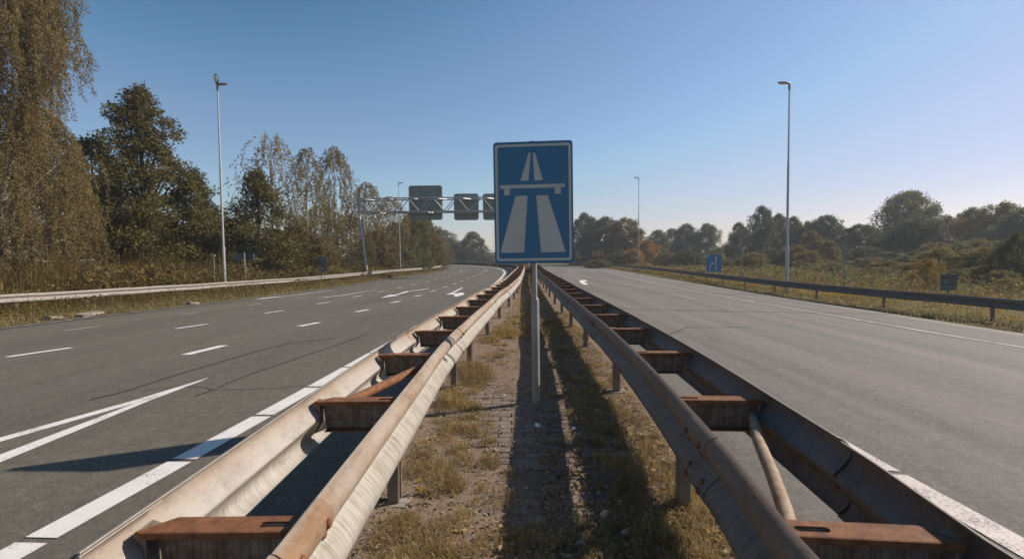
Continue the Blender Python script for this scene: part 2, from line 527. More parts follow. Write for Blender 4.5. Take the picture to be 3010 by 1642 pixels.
def ring_prism(bm, outer, inner, y0, y1):
    n = len(outer)
    L = {}
    for k, o, y in (('ao', outer, y0), ('ai', inner, y0), ('bo', outer, y1), ('bi', inner, y1)):
        L[k] = [bm.verts.new((a, y, b)) for a, b in o]
    for i in range(n):
        j = (i + 1) % n
        bm.faces.new((L['ao'][i], L['ao'][j], L['ai'][j], L['ai'][i]))
        bm.faces.new((L['bo'][i], L['bo'][j], L['bi'][j], L['bi'][i]))
        bm.faces.new((L['ao'][i], L['ao'][j], L['bo'][j], L['bo'][i]))
        bm.faces.new((L['ai'][i], L['ai'][j], L['bi'][j], L['bi'][i]))

# ------------------------------------------------------------------ ground
def grid_mesh(name, X, Y, Z, mat, **kw):
    ny, nx = X.shape
    v = np.stack([X, Y, Z], -1).reshape(-1, 3)
    i = np.arange(ny * nx).reshape(ny, nx)
    f = np.stack([i[:-1, :-1], i[:-1, 1:], i[1:, 1:], i[1:, :-1]], -1).reshape(-1)
    return obj(name, np_mesh(name, v, f, 4, True), mat, **kw)

xs = np.unique(np.concatenate([np.linspace(-40, 40, 201), np.linspace(-160, 160, 161), np.array([-900, -600, -350, -220, 220, 350, 600, 900])]))
ys = np.unique(np.concatenate([np.linspace(-12, 60, 145), np.linspace(60, 210, 151), np.array([-200, -60, -30, 240, 300, 400, 600, 1000, 1400])]))
GX, GY = np.meshgrid(xs, ys)
GZ = ground_z(GX, GY)
inl = (GX > EL(GY) + .05) & (GX < XL(GY) + .45)
inr = (GX > XR(GY) - .45) & (GX < ER(GY) - .05)
med = (GX >= XL(GY) + .45) & (GX <= XR(GY) - .45)
GZ = np.where((inl | inr) & (GY < 200), GZ - .14, GZ)
GZ = np.where(med & (GY < 40), GZ - .16, GZ)
GZ = np.where(med & (GY >= 40), GZ + .03, GZ)
tag(grid_mesh("ground", GX, GY, GZ, M['ground']), kind="structure")

def road(name, fl, fr, y0, y1, mat):
    yy = np.concatenate([np.arange(y0, 60, .5), np.arange(60, y1, 1.0)])
    k = np.linspace(0, 1, 17)
    X = fl(yy)[:, None] * (1 - k) + fr(yy)[:, None] * k
    Y = np.repeat(yy[:, None], 17, 1)
    Z = gz(X, Y) + .004
    # turned-down edges give the slab a thickness
    X = np.concatenate([X[:, :1], X, X[:, -1:]], 1)
    Y = np.concatenate([Y[:, :1], Y, Y[:, -1:]], 1)
    Z = np.concatenate([Z[:, :1] - .12, Z, Z[:, -1:] - .12], 1)
    return tag(grid_mesh(name, X, Y, Z, mat), kind="structure")

road_l = road("road", EL, lambda y: XL(y) + .40, -8, 190, M['asph_l'])
road_r = road("road", lambda y: XR(y) - .38, ER, -8, 190, M['asph_r'])

# ------------------------------------------------------------------ painted markings (thin sheets a few mm above the asphalt)
def mark_z(x, y):
    return gz(x, y) + .009 + .00035 * np.maximum(y, 0)

def strip(name, pts, widths, mat, parent, step=.4):
    """a painted line along pts with width(s), following the road surface"""
    p = np.array(pts, float)
    w = np.array(widths if hasattr(widths, '__len__') else [widths] * len(p), float)
    s = np.concatenate([[0], np.cumsum(np.hypot(*(p[1:] - p[:-1]).T))])
    n = max(2, int(s[-1] / step) + 1)
    u = np.unique(np.concatenate([np.linspace(0, s[-1], n), s]))
    x, y, ww = np.interp(u, s, p[:, 0]), np.interp(u, s, p[:, 1]), np.interp(u, s, w)
    dx, dy = np.gradient(x), np.gradient(y)
    L = np.hypot(dx, dy)
    nx, ny = dy / L, -dx / L
    ax, ay, bx, by = x - nx * ww / 2, y - ny * ww / 2, x + nx * ww / 2, y + ny * ww / 2
    v = np.concatenate([np.stack([ax, ay, mark_z(ax, ay)], 1), np.stack([bx, by, mark_z(bx, by)], 1)])
    n = len(u)
    i = np.arange(n - 1)
    f = np.stack([i, i + n, i + n + 1, i + 1], 1).ravel()
    return obj(name, np_mesh(name, v, f, 4), mat, parent)

def patch(name, pts, mat, parent):
    bm = bmesh.new()
    vs_ = [bm.verts.new((x, y, float(mark_z(x, y)))) for x, y in pts]
    bmesh.ops.triangle_fill(bm, edges=[bm.edges.new((vs_[i], vs_[(i + 1) % len(vs_)])) for i in range(len(vs_))], use_beauty=True)
    for f in bm.faces:
        if f.normal.z < 0: f.normal_flip()
    me = bpy.data.meshes.new(name)
    bm.to_mesh(me); bm.free()
    return obj(name, me, mat, parent)

DASH = dict(
    B=[((-5.46, 8.22), (-5.33, 9.12)), ((-5.06, 11.72), (-4.86, 12.41)), ((-4.72, 14.93), (-4.53, 15.6)), ((-4.39, 17.95), (-4.22, 18.62)), ((-4.14, 21.0), (-3.98, 21.6)), ((-3.95, 24.2), (-3.81, 24.85)), ((-3.82, 27.47), (-3.69, 28.24)), ((-3.72, 31.19), (-3.60, 31.9)), ((-3.64, 34.94), (-3.55, 35.6)), ((-3.54, 39.4), (-3.46, 40.1)), ((-3.48, 44.39), (-3.42, 45.29)), ((-3.41, 49.19), (-3.37, 50.18)), ((-3.34, 53.4), (-3.31, 54.94)), ((-3.3, 57.4), (-3.3, 58.6)), ((-3.25, 61.74), (-3.24, 64.07)), ((-3.5, 67), (-3.75, 69))],
    A=[((-8.75, 8.53), (-8.42, 9.41)), ((-8.26, 12.12), (-8.02, 13.0)), ((-7.88, 15.72), (-7.66, 16.57)), ((-7.55, 19.14), (-7.37, 20.01)), ((-7.36, 22.93), (-7.2, 23.7)), ((-7.14, 26.43), (-7.0, 27.2)), ((-6.98, 30.16), (-6.87, 31.1)), ((-6.84, 33.75), (-6.78, 34.9)), ((-6.82, 39.4), (-6.75, 40.2)), ((-6.78, 43.5), (-6.7, 44.4)), ((-6.73, 47.7), (-6.68, 49.06)), ((-6.74, 52.33), (-6.7, 54.1)), ((-6.75, 57.35), (-6.73, 58.84)), ((-6.77, 61.8), (-6.8, 63.4)), ((-6.9, 67.12), (-7.1, 70.2))],
    C=[((-11.4, 12.56), (-11.24, 13.43)), ((-11.09, 16.53), (-10.96, 17.29)), ((-10.82, 20.28), (-10.74, 21.2)), ((-10.6, 24.3), (-10.54, 25.3)), ((-10.5, 28.74), (-10.46, 29.71)), ((-10.42, 33.2), (-10.38, 34.1)), ((-10.3, 37.2), (-10.27, 38.3)), ((-10.25, 42.06), (-10.2, 43.21)), ((-10.12, 46.2), (-10.08, 47.1)), ((-9.87, 50.4), (-9.8, 51.6)), ((-9.57, 57.3), (-9.5, 58.5))])
for row, w, m in (('B', .19, 'paint'), ('A', .165, 'paint'), ('C', .125, 'paint_old')):
    for a, b in DASH[row]:
        strip("lane_dash", [a, b], w, M[m], road_l)
# block line along the barrier of the left carriageway
eb = np.array([(0.2, -2.78), (1.6, -2.68), (2.77, -2.59), (3.9, -2.49), (4.95, -2.41), (6.0, -2.335), (28.56, -.98), (34.5, -.82), (42, -.72), (49, -.70), (60.4, -1.05), (71.8, -2.06), (80, -3.62), (95, -7.35), (109, -12.0), (119, -17.2)])
ex = lambda y: np.interp(y, eb[:, 0], eb[:, 1])
yb = .55
while yb < 31:
    y2 = yb + 1.055
    strip("edge_block", [(ex(y), y) for y in np.linspace(yb, y2 - .05, 4)], .19, M['paint'], road_l)
    yb = y2
strip("edge_line", [(ex(y), y) for y in np.linspace(31.1, 119, 90)], .2, M['paint'], road_l, 1.0)
strip("edge_line", [(EL(y) + .28, y) for y in np.linspace(2, 86, 80)], .10, M['paint_old'], road_l, 1.0)
# taper lines of the merging lanes
strip("taper_line", [(-3.98, 6.42), (-4.10, 5.45), (-4.47, 4.22), (-4.9, 2.9), (-5.4, 1.2)], [.015, .135, .135, .135, .135], M['paint'], road_l)
strip("taper_line", [(-3.965, 6.3), (-4.03, 5.4), (-4.02, 3.82), (-4.0, 2.6), (-3.98, 1.0)], [.015, .09, .165, .17, .17], M['paint'], road_l)
# merge arrows
for pts, w, m in (([(-12.55, 24.1), (-12.55, 25.2), (-12.4, 26.1), (-12.15, 26.7), (-12.05, 27.6), (-11.98, 29.4), (-11.75, 32.3)], [.02, .34, .28, .16, .13, .12, .1], 'paint'),
                  ([(-9.15, 23.0), (-8.85, 24.1), (-8.5, 24.7), (-8.4, 25.7), (-8.32, 27.6), (-8.04, 29.5)], [.02, .30, .26, .16, .14, .12], 'paint')):
    strip("merge_arrow", pts, w, M[m], road_l, .3)
patch("merge_arrow", [(-5.58, 21.0), (-5.08, 22.3), (-5.3, 22.6), (-5.2, 24.8), (-5.33, 25.3), (-4.79, 26.0), (-4.49, 27.1), (-4.62, 27.3), (-4.95, 26.35), (-5.5, 25.6), (-5.42, 22.9), (-5.72, 23.2)], M['paint'], road_l)
patch("merge_arrow", [(-2.87, 21.4), (-2.68, 21.2), (-2.48, 20.95), (-2.36, 20.4), (-2.33, 19.7), (-2.2, 19.65), (-2.01, 20.6), (-2.09, 21.6), (-2.28, 22.3), (-2.45, 21.7), (-2.60, 22.0), (-2.56, 26.0), (-2.68, 26.2), (-2.74, 22.3)], M['paint'], road_l)
# right carriageway
strip("edge_line", [(10.75, 4), (10.6, 10.2), (10.35, 12), (10.2, 15.3), (9.85, 20), (9.7, 31), (10.35, 45), (12.0, 62), (13.2, 80), (13.2, 99), (9.5, 119)], .15, M['paint_old'], road_r, 1.0)
er = np.array([(0.4, 2.66), (2.6, 2.655), (3.6, 2.63), (5.07, 2.66), (32, 3.22), (49, 3.55), (62, 3.7), (72, 3.4), (85, 2.0)])
exr = lambda y: np.interp(y, er[:, 0], er[:, 1])
yb = .3
while yb < 14:
    y2 = yb + 1.05
    ww = .20 if yb < 6 else .15
    strip("edge_block", [(exr(y) , y) for y in np.linspace(yb, y2 - .06, 4)], ww, M['paint_old'], road_r)
    yb = y2
strip("edge_line", [(exr(y), y) for y in np.linspace(28, 85, 40)], .22, M['paint_old'], road_r, 1.0)
patch("turn_arrow", [(4.53, 33.2), (5.15, 34.6), (4.86, 32.1), (4.52, 31.4), (4.42, 29.2), (4.32, 28.0), (4.02, 27.8), (4.14, 30.3), (4.32, 31.8)], M['paint'], road_r)
# cracks in the asphalt
for pts, w in (([(-4.72, 5.5), (-4.6, 5.9), (-4.56, 6.4), (-4.5, 7.2), (-4.36, 8.2), (-4.15, 9.2), (-3.4, 9.6)], .035),
               ([(-3.58, 5.55), (-3.55, 5.85), (-3.53, 6.3), (-3.42, 7.2), (-3.25, 8.1), (-3.1, 8.95), (-2.95, 10.0)], .028),
               ([(-3.54, 5.8), (-3.72, 5.93), (-3.93, 5.98), (-4.23, 5.96), (-4.36, 5.82)], .016),
               ([(-3.52, 5.77), (-3.1, 5.78), (-2.6, 5.86), (-2.39, 5.92)], .016),
               ([(-5.9, 13.2), (-5.0, 13.5), (-3.6, 13.4), (-1.9, 14.4)], .035),
               ([(-8.9, 17.0), (-7.2, 17.6), (-5.9, 18.4), (-4.9, 20.2)], .05)):
    q = np.array(pts)
    uu = np.linspace(0, len(q) - 1, len(q) * 7)
    jx, jy = np.interp(uu, range(len(q)), q[:, 0]), np.interp(uu, range(len(q)), q[:, 1])
    jit = hnoise(uu * 2.3, uu * 0 + len(pts), 5) * .022
    strip("crack", np.stack([jx + jit, jy + jit], 1), [w * (.5 + .5 * abs(math.sin(i * 1.7))) for i in range(len(jx))], M['crackm'], road_l, .1)
for pts, w in (([(2.4, 14.6), (5, 15.0), (8, 15.8), (13.4, 17.3)], .05), ([(3.0, 9.6), (3.9, 11.0), (5.6, 11.6)], .03)):
    strip("crack", pts, w, M['crackm'], road_r, .2)

# ------------------------------------------------------------------ median: bricks under dirt
my = np.concatenate([np.arange(1.2, 9, .045), np.arange(9, 22, .15), np.arange(22, 41, .4)])
mk = np.linspace(0, 1, 56)
ml, mr = XL(my) - .02, XR(my) - .12
MX = ml[:, None] * (1 - mk) + mr[:, None] * mk
MY = np.repeat(my[:, None], len(mk), 1)
def soil_h(x, y):
    cover = hnoise(x * 1.4, y * .9, 8) * .014 + hnoise(x * 3.7, y * 2.6, 9) * .010 + hnoise(x * 17, y * 17, 10) * .0035
    side = np.minimum(x - XL(y) - .30, XR(y) - .28 - x)
    cover = cover + .014 * np.clip(1 - side / .35, 0, 1) + np.clip((y - 3.6) / 3, 0, 1) * .016
    return .009 + cover * 1.15 - .012 * np.clip(1 - np.abs(y - 3.4) / 2.4, 0, 1) * np.clip(1 - np.abs(x - .1) / .55, 0, 1)
MZ = soil_h(MX, MY)
median = tag(grid_mesh("median_soil", MX, MY, MZ, M['soil']), kind="structure")

def paver_bm():
    bm = bmesh.new()
    box(bm, (0, 0, -.03), (.203, .0975, .06))
    top = [e for e in bm.edges if all(v.co.z > -.001 for v in e.verts)]
    bmesh.ops.bevel(bm, geom=top, offset=.005, segments=1, affect='EDGES')
    return bm
bm = paver_bm()
pm = bpy.data.meshes.new("paver")
bm.to_mesh(pm)
pv = np.array([v.co[:] for v in bm.verts], np.float32)
pf = [[v.index for v in f.verts] for f in bm.faces]
bm.free()
pm.materials.append(M['paver'])
n_pav = 0
far_v, far_f = [], []
row = 0
yy = 2.02
while yy < 9.0:
    x = float(XL(yy)) + .44 + (.105 if row % 2 else 0)
    while x < float(XR(yy)) - .40:
        zt = .018 + random.uniform(-.004, .004) + float(hnoise(x * .9, yy * .9, 3)) * .006
        rz = random.gauss(0, .012)
        jx, jy = x + random.gauss(0, .0025), yy + random.gauss(0, .002)
        if n_pav < 290:
            o = bpy.data.objects.new("paver", pm)
            o.location = (jx, jy, zt)
            o.rotation_euler = (random.gauss(0, .012), random.gauss(0, .010), rz)
            link(o, median)
            n_pav += 1
        else:
            c, s = math.cos(rz), math.sin(rz)
            base = sum(len(a) for a in far_v)
            far_v.append(np.stack([pv[:, 0] * c - pv[:, 1] * s + jx, pv[:, 0] * s + pv[:, 1] * c + jy, pv[:, 2] + zt], 1))
            far_f += [[i + base for i in f] for f in pf]
        x += .2095
    yy += .1035
    row += 1
me = bpy.data.meshes.new("paver_rows")
me.from_pydata(np.concatenate(far_v).tolist(), [], far_f)
tag(obj("paver_rows", me, M['paver'], median), kind="stuff")

# ------------------------------------------------------------------ guard rails
PROF = [(.028, .157), (.040, .154), (.058, .141), (.074, .122), (.0805, .102), (.077, .080), (.062, .055), (.040, .030), (.020, .012), (.014, 0.0),
        (.020, -.012), (.040, -.030), (.062, -.055), (.077, -.080), (.0805, -.102), (.074, -.122), (.058, -.141), (.040, -.154), (.028, -.157)]
PR = np.array(PROF)
_pt = np.gradient(PR, axis=0)
_pn = np.stack([_pt[:, 1], -_pt[:, 0]], 1)
_pn /= np.hypot(_pn[:, 0], _pn[:, 1])[:, None]
PB = PR - (-_pn) * .004 if (_pn[4, 0] < 0) else PR - _pn * .004

class Path:
    def __init__(self, pts):
        p = np.array(pts, float)
        # smooth with a Catmull-Rom resample
        out = []
        for i in range(len(p) - 1):
            p0, p1, p2, p3 = p[max(i - 1, 0)], p[i], p[i + 1], p[min(i + 2, len(p) - 1)]
            for t in np.linspace(0, 1, 8, endpoint=False):
                out.append(.5 * ((2 * p1) + (-p0 + p2) * t + (2 * p0 - 5 * p1 + 4 * p2 - p3) * t * t + (-p0 + 3 * p1 - 3 * p2 + p3) * t ** 3))
        out.append(p[-1])
        self.p = np.array(out)
        self.s = np.concatenate([[0], np.cumsum(np.hypot(*(self.p[1:] - self.p[:-1]).T))])
        self.len = self.s[-1]
    def at(self, s):
        s = np.asarray(s, float)
        x, y = np.interp(s, self.s, self.p[:, 0]), np.interp(s, self.s, self.p[:, 1])
        e = .3
        tx = np.interp(s + e, self.s, self.p[:, 0]) - np.interp(s - e, self.s, self.p[:, 0])
        ty = np.interp(s + e, self.s, self.p[:, 1]) - np.interp(s - e, self.s, self.p[:, 1])
        L = np.hypot(tx, ty)
        return x, y, tx / L, ty / L
    def s_at_y(self, y):
        return float(np.interp(y, self.p[:, 1], self.s))

def rail_section(path, s0, s1, off, face, zfun, mat, parent, step=.5, wob=.004, seed=0):
    """one W-beam section. off: lateral distance of its back from the path (+ = right); face: +1 faces right, -1 faces left"""
    lap = .30
    u = np.unique(np.concatenate([np.arange(s0, s1 + lap, step), [s1 - .001, s1, s1 + lap]]))
    x, y, tx, ty = path.at(u)
    rx, ry = ty, -tx
    jog = hnoise(u * .7, u * 0 + seed, 21) * wob
    lapo = np.where(u >= s1 - .0005, .0055, 0)
    zc = zfun(x, y) + hnoise(u * .5, u * 0 + seed, 22) * wob * 1.5
    n, k = len(u), len(PR)
    def shell(prof):
        o = off + face * (prof[None, :, 0] + lapo[:, None]) + jog[:, None]
        return np.stack([x[:, None] + rx[:, None] * o, y[:, None] + ry[:, None] * o, zc[:, None] + prof[None, :, 1] + lapo[:, None] * .4], -1)
    v = np.concatenate([shell(PR), shell(PB)[:, ::-1]], 1)      # closed loop of 2k points per station
    K = 2 * k
    i = np.arange((n - 1) * K).reshape(n - 1, K)
    j = np.roll(np.arange(K), -1)
    a = i
    b = i[:, j]
    f = np.stack([a, b, b + K, a + K], -1).reshape(-1)
    caps = []
    for st in (0, (n - 1) * K):
        for q in range(k - 1):
            caps += [st + q, st + q + 1, st + K - 2 - q, st + K - 1 - q]
    f = np.concatenate([f, np.array(caps)])
    vv = np.concatenate([np.linspace(0, 1, k), np.linspace(1, 0, k)])
    uv = np.stack([np.repeat(u[:, None], K, 1), np.repeat(vv[None], n, 0)], -1).reshape(-1, 2)
    me = np_mesh("rail", v.reshape(-1, 3), f, 4, True, uv)
    bmx = bmesh.new(); bmx.from_mesh(me); bmesh.ops.recalc_face_normals(bmx, faces=bmx.faces[:]); bmx.to_mesh(me); bmx.free()
    me.set_sharp_from_angle(angle=math.radians(50))
    return obj("rail", me, mat, parent)

def bolt_mesh(r=.0165, h=.011):
    bm = bmesh.new()
    bmesh.ops.create_uvsphere(bm, u_segments=12, v_segments=6, radius=r)
    bmesh.ops.scale(bm, vec=(1, 1, h / r), verts=bm.verts)
    me = bpy.data.meshes.new("bolt")
    bm.to_mesh(me); bm.free()
    me.polygons.foreach_set("use_smooth", [True] * len(me.polygons))
    me.materials.append(M['bolt'])
    return me
BOLT = bolt_mesh()

def add_bolts(rail, path, s, off, face, zfun):
    for ds in (-.05, -.24):
        for zz in (.099, .060, -.060, -.099):
            x, y, tx, ty = [float(v) for v in path.at(s + ds + .3)]
            rx, ry = ty, -tx
            q = int(np.argmin(np.abs(PR[:, 1] - zz)))
            o = off + face * (PR[q, 0] + .0055)
            nrm = -_pn[q] if _pn[4, 0] < 0 else _pn[q]
            d = Vector((rx * face * nrm[0], ry * face * nrm[0], nrm[1]))
            b = bpy.data.objects.new("bolt", BOLT)
            b.location = (x + rx * o, y + ry * o, float(zfun(x, y)) + zz)
            b.rotation_euler = d.to_track_quat('Z', 'Y').to_euler()
            link(b, rail)

def spacer_parts(L, cut_left):
    """C-shaped spacer between the two beams: top flange with a slot, web, bottom flange. x across, y along the road"""
    W, T = .088, .007
    bm = bmesh.new()
    h = L / 2
    sgn = -1 if cut_left else 1
    outer = [(-h, -W / 2), (h, -W / 2), (h, W / 2), (-h, W / 2)]
    if cut_left:
        outer = [(-h + .0, -W / 2 + .004), (-h + .012, -W / 2), (h, -W / 2), (h, W / 2), (-h + .075, W / 2)]
    else:
        outer = [(-h, -W / 2), (h - .012, -W / 2), (h, -W / 2 + .004), (h - .075, W / 2), (-h, W / 2)]
    cx = -sgn * (h - .115)
    hole = [(cx + a, b - .004) for a, b in rrect(.10, .030, .0148, n=4)]
    es = []
    lip_len = L - .03
    for loop in (outer, hole):
        vv = [bm.verts.new((a, b, 0)) for a, b in loop]
        es += [bm.edges.new((vv[i], vv[(i + 1) % len(vv)])) for i in range(len(vv))]
    bmesh.ops.triangle_fill(bm, use_beauty=True, edges=es)
    r = bmesh.ops.extrude_face_region(bm, geom=bm.faces[:])
    bmesh.ops.translate(bm, vec=(0, 0, -T), verts=[g for g in r['geom'] if isinstance(g, bmesh.types.BMVert)])
    bmesh.ops.recalc_face_normals(bm, faces=bm.faces[:])
    box(bm, (0, -W / 2 - .001, -T - .004), (lip_len, .006, .020))
    fm = bpy.data.meshes.new("top_flange"); bm.to_mesh(fm); bm.free(); fm.materials.append(M['rust'])
    bm = bmesh.new()
    lo = .168
    # web with its lower corner cut back where it meets the beam
    wb = [(-h + .03, -T), (h - .03, -T), (h - .05, -lo), (-h + .05, -lo)]
    prism(bm, wb, -.006 + .012, .006 + .012)
    bmesh.ops.recalc_face_normals(bm, faces=bm.faces[:])
    wm = bpy.data.meshes.new("web"); bm.to_mesh(wm); bm.free(); wm.materials.append(M['web'])
    bm = bmesh.new()
    box(bm, (0, -.006, -lo - T / 2 - .0005), (L - .11, W * .82, T))
    bm.to_mesh(bf := bpy.data.meshes.new("bottom_flange")); bm.free(); bf.materials.append(M['rust'])
    bm = bmesh.new()
    # end plate bent against the trough of the outer beam
    x0 = sgn * -1 * 0
    s_ = -1 if cut_left else 1
    e = s_ * (h - .028)
    prism(bm, [(e, -.012), (e + s_ * .028, -.002), (e + s_ * .036, -.012), (e + s_ * .006, -.055), (e + s_ * .004, -.125), (e + s_ * .03, -.175), (e + s_ * .022, -.182), (e - s_ * .004, -.130), (e - s_ * .003, -.052)], -.038, .034)
    bmesh.ops.recalc_face_normals(bm, faces=bm.faces[:])
    em = bpy.data.meshes.new("end_plate"); bm.to_mesh(em); bm.free(); em.materials.append(M['web'])
    return fm, wm, bf, em

def post_mesh(h):
    bm = bmesh.new()
    prism(bm, [(-.034, -.045), (.030, -.045), (.034, -.041), (.034, -.020), (.028, -.020), (.028, -.038), (-.028, -.038), (-.028, .038), (.028, .038), (.028, .020), (.034, .020), (.034, .041), (.030, .045), (-.034, .045)], -.12, h, 'xy')
    bmesh.ops.recalc_face_normals(bm, faces=bm.faces[:])
    me = bpy.data.meshes.new("post"); bm.to_mesh(me); bm.free(); me.materials.append(M['post'])
    return me
POST = post_mesh(.60)
POST_T = post_mesh(.66)

flat = lambda x, y: np.zeros_like(np.asarray(x, float)) + .593

def double_barrier(label, pts, sp, side, mats, y_sp0, post_ys, joint0):
    """two back-to-back W-beams on spacers. side=-1: the outer beam is on the left"""
    path = Path(pts)
    root = thing("guardrail", (pts[0][0], pts[0][1], 0), label, "guardrail", "guardrails along the carriageways")
    h = sp / 2
    s = path.s_at_y(joint0)
    k = 0
    cuts = [0.0, s]
    while cuts[-1] < path.len - .4:
        cuts.append(min(cuts[-1] + 4.0, path.len - .35))
    for a, b in zip(cuts, cuts[1:]):
        if b - a < .2: continue
        near = a < 45
        for f, m in ((side, mats[0]), (-side, mats[1])):
            r = rail_section(path, a, b, f * (h + .0), f, flat, m, root, .5 if near else 1.0, .005, k)
            if b < 11: add_bolts(r, path, b, f * h, f, flat)
            k += 1
    fm, wm, bf, em = spacer_parts(sp + .085, side < 0)
    y = y_sp0
    s = path.s_at_y(y)
    n = 0
    while s < min(path.len, 95):
        x, yy, tx, ty = [float(v) for v in path.at(s)]
        rot = math.atan2(-tx, ty)
        e = bpy.data.objects.new("spacer", wm)
        e.location = (x, yy, .697); e.rotation_euler = (0, 0, rot)
        link(e, root)
        for nm, me in (("top_flange", fm), ("bottom_flange", bf), ("end_plate", em)):
            if s > 30 and nm in ("bottom_flange", "end_plate"): continue
            c = bpy.data.objects.new(nm, me)
            c.location = (x, yy, .697); c.rotation_euler = (0, 0, rot)
            link(c, e)
        if s < 9:
            for bx in (.10,):
                bo = bpy.data.objects.new("bolt", BOLT)
                q = Vector((bx * (1 if side < 0 else -1) + .06 * (1 if side < 0 else -1), .004, -.075)); q.rotate(Euler((0, 0, rot)))
                bo.location = Vector((x, yy, .697)) + q
                bo.rotation_euler = (math.radians(90), 0, rot)
                bo.scale = (.62, .62, .8)
                link(bo, e)
        s += 1.335 if side < 0 else 1.365
        n += 1
    for py in post_ys:
        s = path.s_at_y(py)
        x, yy, tx, ty = [float(v) for v in path.at(s)]
        rx, ry = ty, -tx
        o = -side * (h - .07)
        p = bpy.data.objects.new("post", POST)
        p.location = (x + rx * o, yy + ry * o, 0)
        p.rotation_euler = (random.gauss(0, .012), random.gauss(0, .012), math.atan2(-tx, ty))
        link(p, root)
        if py in (2.95, 5.62, 5.35):
            bm = bmesh.new()
            box(bm, (0, 0, .004), (.19, .16, .045))
            bp = bm_obj("footing", bm, M['concrete'], p, (x + rx * o, yy + ry * o, .012), (0, 0, random.gauss(0, .2)))
    return root, path

far_l = [(.85, 46), (.78, 55), (.42, 64), (-.45, 73), (-1.85, 81), (-5.2, 95), (-10.0, 108.5), (-15.3, 118.5), (-33, 140.5)]
SPL = .43
LPTS = [(-.875, -1.2), (-.875, 0), (-.872, 1.5), (-.87, 3), (-.86, 4.4), (-.78, 6.4), (-.66, 8.4), (-.49, 11.4), (-.27, 14.2), (0.06, 20), (.38, 29), (.68, 38)] + far_l
posts_l = [2.95, 5.62, 6.95, 9.3, 11.9, 14.6, 17.2, 19.9, 22.6, 25.2, 27.9, 30.5, 33.2, 35.9, 38.5, 41.2]
bar_l, path_l = double_barrier("sunlit rusty double guardrail with cross spacers left of the motorway sign", LPTS, SPL, -1, (M['rail_b'], M['rail']), 1.483, posts_l, 1.24 + .0)
RPTS = [(.92, -1.2), (.95, 0), (.99, 1.2), (1.06, 1.8), (1.12, 2.6), (1.19, 3.6), (1.26, 5.2), (1.33, 8.5), (1.37, 11), (1.44, 14), (1.52, 19), (1.85, 33), (2.38, 48), (2.2, 65), (.85, 80), (-1.7, 95), (-5.2, 108), (-10.2, 120), (-26, 145)]
posts_r = [2.87, 5.35, 8.0, 10.3, 12.7, 15.3, 18, 20.6, 23.3, 26, 28.6, 31.3, 34, 36.6, 39.3]
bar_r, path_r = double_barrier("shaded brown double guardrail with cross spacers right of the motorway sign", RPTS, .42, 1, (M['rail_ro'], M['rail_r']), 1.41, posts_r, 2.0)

# slanted braces between the beams
bm = bmesh.new()
tube(bm, [(1.375, 2.84, .60), (1.31, 2.68, .612), (1.17, 2.34, .615), (1.045, 1.97, .612), (.94, 1.68, .605), (.875, 1.52, .595)], [.020, .025, .027, .027, .027, .026], 14)
bm_obj("brace", bm, M['brace'], bar_r, smooth=True, angle=60)
bm = bmesh.new()
tube(bm, [(-.98, 2.92, .655), (-.93, 3.15, .645), (-.80, 3.75, .625), (-.72, 4.1, .61)], [.026, .030, .030, .028], 10)
bm_obj("brace", bm, M['rust'], bar_l, smooth=True, angle=60)

def single_barrier(label, pts, face, mat, post0, zoff=.58):
    path = Path(pts)
    zf = lambda x, y: gz(x, y) + zoff
    root = thing("guardrail", (pts[0][0], pts[0][1], float(gz(*pts[0]))), label, "guardrail", "guardrails along the carriageways")
    a, k = 0.0, 0
    while a < path.len - .5:
        b = min(a + 4.0, path.len - .3)
        rail_section(path, a, b, 0, face, zf, mat, root, 1.0, .007, k + 40)
        a, k = b, k + 1
    s = post0
    while s < min(path.len - .3, 110):
        x, y, tx, ty = [float(v) for v in path.at(s)]
        rx, ry = ty, -tx
        p = bpy.data.objects.new("post", POST_T)
        p.location = (x - rx * face * .055, y - ry * face * .055, float(gz(x, y)))
        p.rotation_euler = (0, 0, math.atan2(-tx, ty))
        link(p, root)
        s += 4.0 if face < 0 else 2.667
    return root
single_barrier("pale sunlit guardrail along the left verge below the trees",
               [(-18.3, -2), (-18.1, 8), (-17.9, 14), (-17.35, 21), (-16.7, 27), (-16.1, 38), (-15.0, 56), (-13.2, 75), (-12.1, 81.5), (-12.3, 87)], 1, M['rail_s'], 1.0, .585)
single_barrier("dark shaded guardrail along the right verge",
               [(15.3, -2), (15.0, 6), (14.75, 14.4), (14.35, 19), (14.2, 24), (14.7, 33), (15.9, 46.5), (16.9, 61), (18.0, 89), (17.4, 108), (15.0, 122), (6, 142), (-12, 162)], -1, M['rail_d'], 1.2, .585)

# ------------------------------------------------------------------ motorway sign
SX, SY = .232, 5.0
sign = thing("motorway_sign", (SX, SY, 0), "large blue motorway sign with white lanes under a bridge on a grey pole", "road sign")
SW, SH, SZ = .785, 1.20, 2.04
s_rot = Euler((0, math.radians(-.35), math.radians(-4.5)))
s_loc = (SX - .012, SY - .045, SZ)
bm = bmesh.new()
prism(bm, rrect(SW, SH, .035, n=6), 0.0, .022)
